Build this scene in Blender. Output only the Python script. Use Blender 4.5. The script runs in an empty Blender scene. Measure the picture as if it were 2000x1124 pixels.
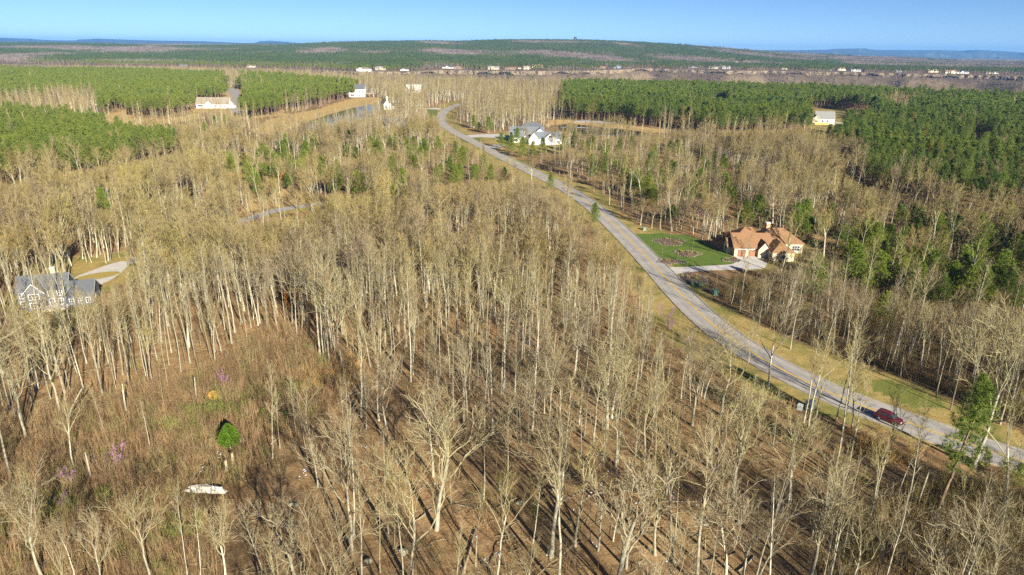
import bpy, bmesh, math, random
import numpy as np
from mathutils import Vector, Matrix

# ------------------------------------------------------------------ camera, sky, sun, exposure
R = math.radians
scene = bpy.context.scene
col = scene.collection
cam_data = bpy.data.cameras.new('camera')
cam = bpy.data.objects.new('camera', cam_data)
col.objects.link(cam)
cam_data.sensor_width = 36.0
cam_data.lens = 23.886
cam_data.clip_start = 1.0
cam_data.clip_end = 60000.0
CAM_H = 65.0
cam.matrix_world = Matrix.Translation((0, 0, CAM_H)) @ Matrix.Rotation(R(90 - 19.4), 4, 'X') @ Matrix.Rotation(R(0.6), 4, 'Z')
scene.camera = cam

SUN_ELEV, SUN_AZ = R(22.0), R(151.0)          # azimuth clockwise from +Y (the view direction)
world = bpy.data.worlds.new('World')
scene.world = world
world.use_nodes = True
wn = world.node_tree
sky = wn.nodes.new('ShaderNodeTexSky')
sky.sky_type = 'NISHITA'
sky.sun_disc = False
sky.sun_elevation = SUN_ELEV
sky.sun_rotation = SUN_AZ
sky.altitude = 500
sky.air_density = 0.5
sky.dust_density = 0.0
sky.ozone_density = 5.0
bg = wn.nodes['Background']
bg.inputs['Strength'].default_value = 0.05
wn.links.new(sky.outputs[0], bg.inputs['Color'])

sun_data = bpy.data.lights.new('sun', 'SUN')
sun_data.energy = 5.0
sun_data.angle = R(0.5)
sun_data.color = (1.0, 0.92, 0.77)
sun = bpy.data.objects.new('sun', sun_data)
col.objects.link(sun)
sd = Vector((math.sin(SUN_AZ) * math.cos(SUN_ELEV), math.cos(SUN_AZ) * math.cos(SUN_ELEV), math.sin(SUN_ELEV)))
sun.rotation_euler = sd.to_track_quat('Z', 'Y').to_euler()
sun.location = (0, -50, 150)

vs = scene.view_settings
vs.view_transform = 'Standard'
vs.look = 'None'
vs.exposure = 1.27
vs.gamma = 1.0
vs.use_curve_mapping = False
scene.cycles.use_denoising = False
scene.cycles.max_bounces = 5
scene.cycles.diffuse_bounces = 2
scene.cycles.transmission_bounces = 3
scene.cycles.volume_bounces = 0
scene.cycles.transparent_max_bounces = 8

# ------------------------------------------------------------------ plan of the place, metres (x right, y ahead, drone above the origin)
L = {'road': [(86.6, 98.8), (82.0, 102.4), (77.4, 107.0), (74.9, 110.5), (70.7, 114.7), (67.9, 117.2), (65.5, 120.6), (60.4, 128.3), (57.7, 134.3), (55.1, 140.0), (52.5, 148.5), (50.0, 157.2), (48.4, 168.5), (47.1, 186.1), (45.9, 196.3), (44.7, 219.7), (41.9, 240.6), (38.8, 266.2), (36.2, 289.3), (31.4, 322.2), (19.6, 355.0), (6.6, 387.8), (-4.0, 423.0), (-13.9, 455.4), (-29.3, 506.6), (-44.2, 552.7), (-59.9, 595.7), (-71.1, 651.1), (-76.6, 712.6), (-76.9, 787.1), (-70.9, 854.6)],
'P': {'verge': [(23.3, 373.8), (38.6, 344.7), (45.8, 302.2), (48.0, 259.9), (58.1, 250.8), (53.8, 196.6), (56.4, 175.3), (62.2, 159.3), (66.4, 149.7), (71.1, 143.4), (78.7, 135.0), (85.2, 126.5), (87.6, 118.4), (92.8, 107.3), (100.2, 99.3), (89.1, 85.6), (83.4, 93.9), (75.7, 102.0), (65.6, 108.5), (58.4, 113.5), (51.3, 120.7), (45.7, 129.6), (39.7, 141.0), (35.7, 155.9), (34.3, 173.9), (36.2, 201.1), (34.0, 230.0), (29.8, 259.2), (22.4, 297.9), (14.4, 327.5), (-3.5, 380.4), (-23.7, 436.5), (-50.4, 510.7), (-73.8, 594.4), (-86.4, 711.5), (-91.6, 843.9), (-70.6, 933.5), (-61.1, 848.0), (-59.5, 714.5), (-43.3, 597.3), (-15.9, 499.1), (8.5, 411.9)],
'lawn': [(44.1, 245.8), (55.6, 247.7), (65.5, 245.2), (71.4, 228.9), (74.1, 213.2), (70.5, 208.1), (51.9, 205.8), (48.3, 216.3), (46.3, 230.5)],
'lawn2': [(50.6, 196.5), (56.3, 194.3), (57.5, 187.3), (51.7, 184.9)],
'lawn3': [(75.3, 130.3), (81.7, 128.0), (86.2, 119.4), (84.8, 115.4), (77.9, 117.2), (73.0, 123.3)],
'lawn4': [(-43.2, 539.4), (-22.7, 528.3), (-25.5, 504.0), (-36.2, 497.5)],
'lawn5': [(-100.2, 784.2), (-84.5, 793.1), (-79.4, 695.7), (-82.0, 674.5)],
'yardleft': [(-148.7, 208.1), (-130.0, 217.5), (-115.5, 201.1), (-109.9, 188.8), (-114.0, 177.6), (-104.5, 158.7), (-106.4, 147.3), (-120.2, 151.7), (-133.5, 165.1), (-148.9, 199.9)],
'brush': [(-91.4, 98.8), (-84.6, 112.8), (-70.0, 124.6), (-59.5, 138.5), (-55.0, 153.4), (-40.6, 136.3), (-31.7, 126.6), (-33.8, 113.9), (-39.1, 103.0), (-41.6, 88.4), (-43.1, 79.0), (-43.5, 69.2), (-68.8, 68.9)],
'front': [(-39.3, 131.2), (-25.3, 126.8), (-9.1, 108.8), (4.4, 93.3), (10.3, 70.0), (-38.9, 69.3), (-39.2, 88.5), (-37.3, 103.1), (-33.8, 113.9)],
'rightfront': [(4.4, 93.3), (25.1, 117.1), (46.5, 121.7), (57.0, 110.1), (74.8, 100.4), (84.1, 89.3), (70.4, 70.8), (10.3, 70.0)],
'thicket': [(53.5, 83.9), (63.0, 90.2), (73.3, 93.8), (83.0, 86.8), (69.7, 69.1), (36.8, 68.6)],
'shore_left': [(-208.7, 538.3), (-227.6, 639.6), (-226.5, 695.6), (-214.4, 763.4), (-217.6, 867.5), (-212.9, 931.6), (-188.9, 965.3), (-165.0, 910.3), (-162.3, 826.8), (-169.8, 796.3), (-180.9, 717.8), (-185.9, 625.5), (-189.3, 540.0)],
'pond_left': [(-173.9, 562.3), (-188.4, 634.3), (-186.8, 700.1), (-180.8, 787.9), (-171.2, 841.1), (-155.4, 812.7), (-142.2, 722.3), (-145.3, 629.7), (-155.4, 578.9)],
'pond_right': [(38.8, 621.7), (50.3, 640.4), (67.5, 624.5), (87.3, 601.7), (110.2, 580.8), (105.8, 552.2), (77.0, 556.5), (52.7, 561.3), (38.2, 581.7)],
'shore_right': [(32.6, 666.7), (48.1, 678.2), (75.1, 652.0), (112.8, 620.4), (130.9, 597.9), (124.6, 567.6), (111.1, 580.9), (87.9, 605.7), (67.9, 628.9), (50.6, 644.9), (35.3, 625.7), (28.8, 604.2)],
'white_yard': [(-18.6, 472.1), (-6.5, 486.1), (-1.0, 458.7), (29.4, 451.5), (41.1, 518.2), (37.5, 585.4), (-1.4, 581.8), (-11.6, 555.6), (-42.2, 552.9), (-37.2, 511.8)],
'gap_grass': [(-397.6, 660.5), (-405.1, 733.5), (-378.4, 695.0), (-352.2, 645.5), (-321.5, 648.8), (-316.2, 702.2), (-289.6, 652.2), (-307.4, 592.1), (-360.2, 607.9)],
'ranch_yard': [(-333.5, 723.6), (-365.1, 807.4), (-339.9, 810.8), (-470.3, 1141.9), (-440.9, 1147.5), (-289.0, 747.7), (-246.8, 666.8), (-257.3, 655.7), (-285.1, 689.0)],
'sand_b': [(-252.6, 656.2), (-224.8, 690.3), (-244.7, 753.1), (-271.7, 707.3)],
'side_road': [(-109.0, 265.8), (-100.9, 284.8), (-86.7, 296.8), (-80.6, 290.8), (-86.1, 278.7), (-97.2, 267.2), (-102.8, 260.1)],
'small_yard': [(330.0, 789.7), (370.0, 850.2), (402.3, 839.5), (369.2, 722.9), (336.6, 633.4), (279.2, 570.6), (265.2, 602.4), (265.5, 648.2)],
'brick_yard': [(73.9, 228.3), (81.6, 238.6), (112.5, 241.3), (100.5, 213.0), (90.9, 205.5), (80.1, 202.5), (73.9, 203.4), (73.4, 212.0)],
'bank': [(-113.0, 271.8), (-117.0, 301.8), (-109.6, 325.9), (-90.4, 314.6), (-87.3, 294.6), (-101.3, 285.7)],
'mixL': [(-178.3, 415.2), (-156.6, 474.5), (-113.8, 505.6), (-54.2, 510.4), (-7.7, 371.9), (-10.4, 326.2), (-67.0, 289.4), (-121.6, 304.9)],
'mixR1': [(44.1, 464.4), (106.5, 481.6), (130.7, 397.3), (101.1, 294.4), (64.2, 279.9), (47.4, 352.3)],
'mixR2': [(107.2, 254.4), (163.3, 264.9), (203.7, 258.4), (139.4, 169.2), (112.4, 163.1), (91.7, 175.6), (95.9, 214.0)],
'rightwood': [(57.9, 180.7), (62.7, 160.6), (71.6, 144.6), (85.7, 127.4), (89.9, 117.2), (97.1, 105.7), (225.0, 276.1), (193.0, 279.2), (97.3, 198.0), (78.6, 198.4)],
'dark_gap': [(295.6, 582.7), (334.2, 633.1), (461.4, 792.2), (560.2, 931.0), (560.2, 914.0), (416.0, 711.9), (302.3, 562.3)],
'hole1': [(181.4, 724.5), (212.5, 816.1), (274.2, 892.8), (248.4, 806.6), (185.1, 687.6)],
'hole2': [(304.6, 471.2), (335.7, 512.6), (359.8, 520.2), (334.1, 473.3), (292.5, 430.6)],
'pineA1': [(-573.3, 695.0), (-541.2, 735.7), (-540.4, 791.4), (-401.0, 670.6), (-375.2, 638.2), (-357.2, 654.8), (-330.5, 638.2), (-330.8, 689.3), (-362.0, 800.3), (-366.1, 881.0), (-506.9, 1232.3), (-552.7, 1351.6), (-752.2, 1485.7), (-1092.7, 1513.9), (-1165.0, 1403.2)],
'pineA2': [(-226.0, 270.2), (-219.5, 289.7), (-211.9, 312.1), (-206.8, 331.0), (-193.1, 368.2), (-194.9, 403.0), (-199.8, 410.4), (-243.7, 450.9), (-286.6, 485.2), (-388.4, 594.9), (-414.0, 563.8), (-470.7, 583.4)],
'pineB': [(-272.7, 707.2), (-243.3, 657.2), (-229.4, 658.7), (-235.2, 723.3), (-223.4, 775.6), (-210.0, 903.7), (-258.9, 1120.7), (-418.2, 1307.6), (-530.3, 1390.0)],
'pineC': [(53.7, 721.6), (58.2, 650.3), (81.5, 625.9), (109.9, 603.8), (149.0, 599.5), (160.7, 550.0), (240.9, 557.7), (231.0, 490.2), (168.9, 344.1), (166.7, 316.0), (174.1, 286.9), (187.2, 273.2), (199.2, 260.7), (221.5, 251.3), (669.6, 805.4), (621.5, 861.3), (534.9, 992.5), (391.5, 1094.5), (244.8, 1148.1), (74.2, 1108.4)],
'bareinA': [(-481.0, 694.4), (-578.9, 858.8), (-492.7, 829.0), (-382.2, 642.3), (-402.8, 625.9)],
'bareinC': [(390.2, 765.3), (501.8, 923.2), (483.6, 842.3), (369.0, 681.8)]}, 'D': {'brick_drive': [(49.0, 205.2), (51.8, 205.3), (62.1, 207.2), (71.2, 209.2), (74.4, 214.3), (74.5, 220.2), (81.6, 221.7), (83.1, 211.2), (79.5, 204.6), (70.7, 203.3), (60.8, 202.4), (52.1, 199.5), (49.6, 198.0)],
'white_drive': [(-42.0, 539.5), (-27.8, 550.8), (-9.5, 555.8), (-2.8, 536.3), (-7.0, 526.5), (-25.0, 534.4), (-38.9, 523.8)],
'white_drive2': [(-20.1, 474.6), (-13.8, 490.9), (-6.6, 491.5), (-6.4, 480.8), (-11.6, 475.2), (-16.6, 464.8)],
'left_drive': [(-128.2, 186.8), (-129.0, 190.6), (-126.0, 202.8), (-123.2, 206.7), (-119.4, 200.9), (-118.0, 194.8), (-117.0, 188.6), (-118.0, 180.9), (-118.9, 179.1), (-122.2, 183.8)],
'left_lane': [(-123.2, 206.7), (-120.5, 219.1), (-114.8, 241.5), (-107.0, 265.9), (-100.3, 282.8), (-88.3, 292.5), (-82.8, 299.1), (-81.4, 293.9), (-88.0, 285.4), (-97.8, 275.3), (-103.7, 259.2), (-110.6, 235.9), (-117.0, 213.8), (-119.4, 200.9)],
'ranch_drive': [(-310.2, 751.5), (-345.3, 849.6), (-374.4, 936.7), (-435.7, 1064.1), (-457.1, 1129.5), (-444.9, 1131.8), (-404.9, 1043.9), (-367.3, 937.8), (-331.7, 851.5), (-301.4, 765.8), (-272.7, 707.2), (-268.6, 685.4), (-290.0, 716.8)],
'north_drive': [(-101.9, 784.0), (-92.1, 799.1), (-82.2, 793.4), (-80.1, 773.3), (-92.1, 778.5)],
'small_drive': [(314.7, 686.1), (325.8, 697.3), (305.9, 630.4), (290.8, 604.8)]}, 'island': (-123.0, 190.8),
'near_edge': [(-0.8299, 1463.2), (-0.7218, 1513.9), (-0.4699, 1647.0), (-0.2549, 1385.6), (-0.0751, 1226.9), (0.0691, 1109.0), (0.3578, 1077.2), (0.539, 992.5), (0.7214, 872.4), (0.8675, 810.5)],
'far_edge': [(-0.8647, 2114.7), (-0.5058, 2076.5), (-0.2907, 1902.5), (-0.2189, 1787.7), (-0.147, 1826.9), (-0.1038, 1976.5), (-0.0391, 1974.0), (0.0327, 1976.1), (0.1045, 2071.7), (0.1511, 2211.6), (0.1689, 2345.1), (0.194, 2400.6), (0.2119, 2353.2), (0.2479, 2293.3), (0.2982, 2219.8), (0.3555, 2267.8), (0.3771, 2239.8), (0.4274, 2213.4), (0.4849, 2177.1), (0.5352, 2136.4), (0.5497, 2096.1), (0.6071, 2088.0), (0.6612, 2029.3), (0.7154, 1930.3), (0.8598, 1814.0)],
'ridge': [(-0.9282, 42.7), (-0.7146, 46.7), (-0.5011, 50.7), (-0.3589, 54.5), (-0.3162, 53.2), (-0.252, 73.9), (-0.1808, 87.9), (-0.1099, 95.0), (-0.0745, 89.9), (-0.0036, 103.9), (0.0389, 109.6), (0.1026, 109.4), (0.1736, 99.2), (0.2448, 82.0), (0.3164, 54.3), (0.3522, 42.2), (0.4955, 14.5), (0.603, -1.0), (0.7101, -2.5), (0.9242, -2.0)],
'mount': [[(-19955.0, 119.0), (-17090.0, 200.0), (-14253.0, 201.0), (-13549.0, 182.0), (-12847.0, 149.0), (-12137.0, 149.0), (-11989.0, 177.0), (-11559.0, 201.0), (-10711.0, 183.0), (-10004.0, 170.0), (-8586.0, 164.0), (-8021.0, 143.0), (-7313.0, 123.0), (-7022.0, 186.0), (-6737.0, 195.0), (-6173.0, 161.0), (-5609.0, 126.0), (-4620.0, 56.0)], [(5333.0, 60.0), (6326.0, 77.0), (7035.0, 90.0), (7888.0, 92.0), (8595.0, 113.0), (9016.0, 144.0), (9723.0, 157.0), (10085.0, 121.0), (11291.0, 126.0), (11856.0, 138.0), (12428.0, 124.0), (12846.0, 155.0), (13421.0, 127.0), (14140.0, 94.0), (15549.0, 134.0), (18402.0, 96.0), (21264.0, 43.0)]]}
L.update({'heroes': [(-10.5, 80.6, 27.5, 'oak', 'pale crooked tree with long leftward limbs on open leaf litter, lower centre'),(5.7, 75.0, 30.3, 'oak2', 'tall pale tree forking into many limbs, bottom edge centre, long shadow behind it'),(7.7, 86.1, 22.8, 'tall', 'straight pale trunk just behind the tall forked tree at bottom centre'),(13.8, 69.2, 21.9, 'oak3', 'broad low-forked bare tree spreading its limbs at the bottom right of centre'),(27.9, 69.8, 20.3, 'oak', 'upright-limbed bare tree at the bottom edge, right of the broad low-forked one'),(21.8, 73.9, 25.5, 'fork', 'leaning bare trunk behind the broad low-forked tree, to its right'),(12.2, 75.9, 22.1, 'tall', "smooth leaning trunk half hidden behind the broad low-forked tree's left limbs"),
(-21.5, 75.7, 21.8, 'oak2', 'crooked bare tree with a low elbowed limb, left of the open leaf litter'),(-27.8, 70.5, 14.0, 'oak3', 'gnarled spreading bare tree at the bottom edge, left of the mossy rock'),(-30.0, 89.8, 15.0, 'fork', 'left-leaning spreading bare tree above the brown brush, beside the clearing'),(-4.0, 87.6, 19.9, 'tall', 'slim straight tree on leaf litter, left of the pair at lower centre'),(-0.6, 88.5, 19.5, 'tall', 'slim straight tree on leaf litter, right of the pair at lower centre'),(-8.9, 86.3, 12.6, 'thin', 'thin wavy sapling-like tree between the open litter and the slim pair'),(-15.6, 74.6, 11.3, 'thin', 'thin bare tree right of the crooked tree with the elbowed limb'),(-16.9, 71.6, 13.4, 'thin', 'thin bare tree at the bottom edge near the small boulders'),(-22.3, 72.5, 10.4, 'thin', 'thin bare tree at the foot of the crooked tree with the elbowed limb'),(-60.1, 69.9, 16.3, 'oak', 'bare tree leaning left at the very bottom left corner, nearest the edge'),(-55.8, 69.8, 10.5, 'fork', 'bare tree with drooping side limb, second from the bottom left corner'),(-46.3, 70.1, 14.8, 'oak2', 'bushy bare tree at the bottom edge below the pale rock ledge'),(-41.6, 70.4, 15.4, 'tall', 'dark-sided slender trunk at the bottom edge, leaning left below the pale rock ledge'),(-36.6, 70.1, 12.0, 'oak', 'low bare tree at the bottom edge, right of the slender leaning trunk'),(-86.1, 122.0, 23.4, 'tall', 'tall pale trunk in the sunlit left grove, standing over the bent sapling'),(-80.4, 118.9, 22.5, 'tall', 'pale trunk at the front of the left grove, one of a close pair'),(-78.1, 124.0, 19.7, 'fork', 'smooth pale forked trunk at the right front of the left grove'),(-81.2, 125.0, 16.1, 'tall', 'pale trunk just left of the smooth forked trunk in the left grove'),(-84.7, 112.4, 22.3, 'oak2', 'stout pale tree branching high in the left grove, below the grey house'),(-84.9, 114.7, 16.0, 'tall', 'slim trunk just right of the stout pale tree in the left grove'),(-75.9, 138.1, 21.6, 'tall', 'pale trunk at the edge of brown brush, centre left'),(-73.2, 140.9, 23.1, 'tall', 'straight pale trunk right of the brush edge, centre left'),(-64.6, 143.4, 23.6, 'fork', 'double pale trunk at the top of the brush slope'),(-69.5, 123.0, 14.8, 'thin', 'thin pale broken-topped tree in the upper brush'),(-85.1, 103.5, 20.7, 'oak2', 'stout pale tree near the left edge above the brush'),(-79.6, 91.8, 20.7, 'tall', 'pale leaning trunk hard against the left edge of the picture'),(-42.3, 136.5, 24.7, 'tall', 'leftmost of three tall trunks at the head of the clearing'),(-41.4, 136.0, 23.7, 'tall', 'middle, shaded one of three tall trunks at the head of the clearing'),(-39.4, 133.2, 28.9, 'tall', 'rightmost of three tall trunks at the head of the clearing'),(-30.0, 131.0, 23.2, 'tall', 'tall straight trunk right of the tawny grass clearing'),(-27.8, 111.1, 23.0, 'fork', 'tall curved tree with side branches below the tawny grass clearing'),(-26.0, 107.0, 16.0, 'tall', 'slim curved trunk just right of the tall curved tree'),(-46.7, 134.6, 9.2, 'thin', 'small pale tree left of the three tall trunks at the clearing'),(37.8, 80.6, 19.8, 'tall', 'pale trunk left of two near the dark forked tree, lower right'),(40.3, 82.6, 15.4, 'fork', 'pale trunk right of two near the dark forked tree, lower right'),(39.1, 70.9, 19.0, 'oak', 'dark shaded forked tree at the bottom edge, lower right'),(52.5, 94.0, 27.8, 'tall', 'tall pale trunk left of a pair, nearer the road than the dark forked tree'),(51.8, 89.8, 23.9, 'tall', 'tall pale trunk right of a pair, nearer the road than the dark forked tree'),(56.4, 88.2, 19.0, 'fork', 'double trunk splitting at the base in the lower right'),(60.1, 88.8, 13.7, 'tall', 'slim leaning trunk left of a cluster below the maroon car'),(57.8, 82.9, 20.3, 'tall', 'long leaning trunk in front of the cluster below the maroon car'),(61.0, 86.8, 19.8, 'tall', 'right-hand leaning trunk of the cluster below the maroon car'),(77.2, 97.0, 31.1, 'oak2', 'very tall pale tree beside the road at the right edge, behind the young pines'),(71.1, 81.7, 25.7, 'fork', 'dark-barked forked tree in the thicket at the right edge'),(48.2, 71.3, 14.4, 'oak', 'brushy bare tree at the bottom edge left of the thicket'),(55.7, 71.8, 13.4, 'oak3', 'pale twisting bare tree in the bottom right thicket'),(63.6, 71.7, 12.8, 'oak', 'bare tree in the bottom right corner thicket'),(60.7, 111.6, 24.2, 'tall', 'tall pale trunk at the near road edge, up the road from the maroon car'),(54.4, 110.8, 23.0, 'tall', 'pale trunk beside the grey utility boxes at the near road edge'),(54.3, 108.6, 20.1, 'fork', 'forked pale trunk in front of the grey utility boxes'),(60.6, 108.7, 19.2, 'tall', 'pale trunk just right of the tallest roadside trunk'),(62.1, 108.4, 15.4, 'fork', "forked roadside tree left of the car's shadow"),
(52.4, 124.0, 22.2, 'oak2', 'dark roadside tree on the near verge with its twigs over the road'),(26.6, 110.9, 17.8, 'tall', 'slim trunk in the striped shade left of the road, right of centre'),(39.6, 113.1, 22.0, 'oak2', 'tall clustered trunk left of the road bend'),(33.2, 108.9, 19.7, 'oak', 'broad pale bare tree in the striped shade left of the road'),(17.4, 107.5, 20.1, 'oak3', 'broad-headed bare tree right of centre with golden twigs'),(9.0, 105.6, 19.9, 'oak', 'wide candelabra-limbed bare tree at the centre')], 'logs': [((-13.9, 82.0),(-11.6, 85.2)),((-6.0, 71.6),(-4.8, 81.2)),((-2.8, 72.1),(-1.6, 78.0)),((-31.0, 118.9),(-25.4, 124.0)),((-53.1, 133.4),(-45.8, 138.8)),((-44.1, 112.7),(-38.3, 119.8)),((-32.8, 115.8),(-29.3, 125.5)),((-57.3, 92.9),(-53.4, 98.0)),((-50.8, 84.6),(-49.4, 93.7)),((22.1, 86.5),(33.1, 86.7)),((30.1, 72.1),(33.4, 75.0)),((-41.2, 101.4),(-39.7, 106.4)),((-8.2, 86.1),(-4.7, 85.3)),((-1.6, 85.4),(1.1, 87.6)),((-40.7, 108.1),(-35.6, 121.0)),((24.7, 73.4),(31.1, 75.5)),((54.7, 86.3),(58.1, 87.0))], 'rocks': [((-46.7, 88.4), 'ledge'),((-14.4, 75.5), 'r'),((-18.8, 73.5), 'r'),((-32.5, 85.2), 'r'),((1.7, 86.4), 'r'),((-46.7, 102.6), 'r'),((-45.7, 95.9), 'stump'),((-45.9, 93.8), 'stump')], 'redbuds': [((-63.5, 94.2), 3.2),((-68.2, 89.3), 2.7),((-57.9, 122.6), 3.2),((-65.5, 82.8), 2.0),((38.8, 158.6), 5.8),((38.6, 152.7), 3.4),((52.6, 92.0), 3.4),((-15.5, 107.8), 3.2),((77.2, 267.9), 4.7),((138.2, 239.5), 3.3),((-65.8, 93.4), 2.0)], 'snow': [(15.5, 93.4),(14.3, 91.4),(23.4, 94.3),(24.1, 92.5),(24.9, 90.2),(24.3, 96.5),(24.4, 88.3),(27.7, 86.5),(28.2, 82.0),(34.3, 88.7),(31.7, 88.4),(12.0, 77.2),(5.4, 75.3),(12.2, 88.3),(9.8, 83.8),(7.0, 90.6),(21.9, 74.1),(50.3, 89.1),(41.9, 84.3),(46.0, 82.1),(45.2, 78.8),(46.3, 78.5),(48.1, 79.5),(40.3, 72.2),(43.8, 72.5),(53.0, 77.8),(55.0, 86.9),(37.4, 80.8),(29.5, 72.8),(-1.0, 89.4),(-11.3, 92.7),(-11.0, 90.9),(-27.2, 97.7),(-26.4, 95.5),(-24.8, 101.4),(-28.3, 112.4),(-5.8, 110.3),(-23.2, 114.7),(-32.0, 147.8),(22.3, 82.0),(19.3, 85.7),(-49.9, 90.3),(-50.0, 92.3),(-50.4, 94.4),(-49.3, 97.3),(-49.2, 98.9),(48.2, 87.4),(-5.1, 80.1),(-2.1, 75.5),(-2.7, 73.5),(-6.1, 72.5),(-33.3, 92.6),(-33.0, 93.3)], 'far_houses': [(-388.4, 1828.6, 36.5, 'white', 'tan'),(-366.6, 1944.2, 28.0, 'tan', 'grey'),(-296.3, 1923.0, 21.5, 'white', 'slate'),(-201.1, 2181.4, 38.3, 'white', 'slate'),(-165.5, 2087.4, 23.3, 'brown', 'brown'),(-61.0, 2099.0, 33.5, 'tan', 'grey'),(-21.9, 2112.8, 13.5, 'brown', 'brown'),(-6.8, 2118.1, 20.3, 'brown', 'brown'),(16.7, 2206.4, 8.8, 'cream', 'tan'),(39.6, 2160.6, 22.4, 'cream', 'tan'),(75.6, 2314.9, 37.0, 'cream', 'brown'),(188.3, 2420.7, 30.9, 'grey', 'slate'),(264.4, 2418.1, 27.0, 'brown', 'dark'),(287.2, 2334.5, 22.4, 'brown', 'brown'),(344.8, 2386.1, 22.9, 'blue', 'slate'),(515.6, 2852.5, 22.8, 'cream', 'tan'),(565.0, 2962.4, 14.2, 'cream', 'tan'),(642.0, 2563.4, 34.8, 'blue', 'dark'),(695.9, 2485.9, 35.7, 'cream', 'grey'),(733.5, 2468.5, 31.5, 'grey', 'grey'),(921.9, 2985.2, 31.0, 'white', 'tan'),(937.4, 3280.8, 13.1, 'cream', 'tan'),(940.3, 2482.0, 21.8, 'cream', 'brown'),(1075.0, 2412.2, 17.3, 'white', 'grey'),(1096.8, 2391.8, 28.7, 'cream', 'brown'),(1108.8, 2315.7, 29.6, 'white', 'grey'),(1212.9, 2249.3, 16.2, 'blue', 'grey'),(1344.9, 2290.5, 36.6, 'cream', 'brown'),(1343.8, 2196.3, 31.6, 'cream', 'brick'),(1390.3, 2210.2, 42.4, 'white', 'slate'),(1470.4, 2211.5, 15.9, 'tan', 'grey'),(1496.1, 2219.1, 21.3, 'white', 'slate'),(3374.4, 5484.3, 17.5, 'white', 'white'),(2103.8, 3653.9, 23.3, 'cream', 'tan'),(2400.8, 3730.1, 20.9, 'white', 'slate'),(2413.6, 3680.1, 17.6, 'cream', 'tan'),(2480.2, 3709.2, 14.8, 'white', 'grey'),(2543.5, 3628.8, 17.4, 'white', 'white'),(2532.3, 3572.4, 17.1, 'white', 'white'),(-554.8, 2421.9, 7.7, 'white', 'white'),(-980.4, 2105.7, 20.2, 'blue', 'slate'),(-587.6, 1890.5, 30.2, 'brown', 'brown'),(-766.9, 2076.0, 23.2, 'white', 'brown')], 'lone_pines': [(-150.2, 363.3),(-128.0, 328.8),(-126.7, 346.7),(-127.4, 364.7),(-121.7, 373.1),(-109.4, 350.6),(-97.1, 344.1),(-83.3, 310.3),(-69.2, 299.8),(-77.2, 325.1),(-69.3, 313.4),(-81.1, 411.8),(-68.8, 393.7),(-61.9, 407.2),(-53.5, 413.6),(-49.2, 445.8),(-28.4, 387.4),(-33.5, 362.5),(-19.4, 355.7),(-10.8, 339.2),(-4.4, 342.3),(-34.1, 590.3),(-19.8, 554.9),(-15.1, 535.3),(-8.0, 511.2),(-28.6, 568.3),(19.3, 450.7),(12.2, 436.8),(-0.9, 449.3),(5.6, 427.8),(16.7, 538.0),(18.2, 327.7),(19.9, 336.9),(35.6, 249.9),(31.8, 259.2),(37.6, 230.2),(41.2, 356.3),(70.3, 454.4),(57.8, 435.6),(46.4, 452.7),(60.6, 335.1),(62.2, 330.0),(61.3, 292.5),(59.3, 297.5),(86.5, 385.9),(72.4, 330.6),(85.2, 354.4),(90.9, 344.8),(105.0, 348.4),(96.0, 308.0),(105.7, 370.7),(91.8, 261.8),(96.4, 260.4),(90.0, 265.9),(104.6, 245.3),(112.5, 241.3),(118.9, 247.3),(117.6, 220.6),(118.7, 215.9),(111.9, 223.4),(117.3, 206.4),(140.5, 237.5),(130.6, 206.9),(142.3, 218.5),(132.9, 192.0),(143.9, 202.1),(157.9, 216.2),(159.0, 207.9),(84.9, 179.5),(92.4, 157.4),(100.5, 182.0),(117.8, 201.2),(122.1, 198.9),(120.5, 176.4),(155.0, 197.5),(-239.4, 535.6),(-249.0, 577.8),(-248.5, 597.8),(32.5, 447.1),(40.0, 456.9),(55.4, 392.6),(65.8, 393.3),(82.9, 327.4),(87.3, 315.5),(98.1, 299.4),(-118.3, 390.5),(-137.4, 414.0),(-92.9, 359.0),(-149.5, 379.8),(-101.7, 420.5),(-127.6, 440.2),(107.8, 208.8),(122.2, 189.3),(142.2, 190.0),(106.2, 239.6),(-162.1, 263.4),(-8.1, 472.9),(2.6, 486.8),(-31.2, 405.4),(-16.1, 371.4)]})

# ------------------------------------------------------------------ helpers
def tag(o, label=None, cat=None, group=None, kind=None):
    if label: o['label'] = label
    if cat: o['category'] = cat
    if group: o['group'] = group
    if kind: o['kind'] = kind
    return o

def empty(name, loc=(0, 0, 0), rz=0.0):
    o = bpy.data.objects.new(name, None)
    o.empty_display_size = 0.3
    o.location = loc
    o.rotation_euler = (0, 0, rz)
    col.objects.link(o)
    return o

def link(name, me, parent=None, loc=None):
    o = bpy.data.objects.new(name, me)
    col.objects.link(o)
    if parent is not None: o.parent = parent
    if loc is not None: o.location = loc
    return o

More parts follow.
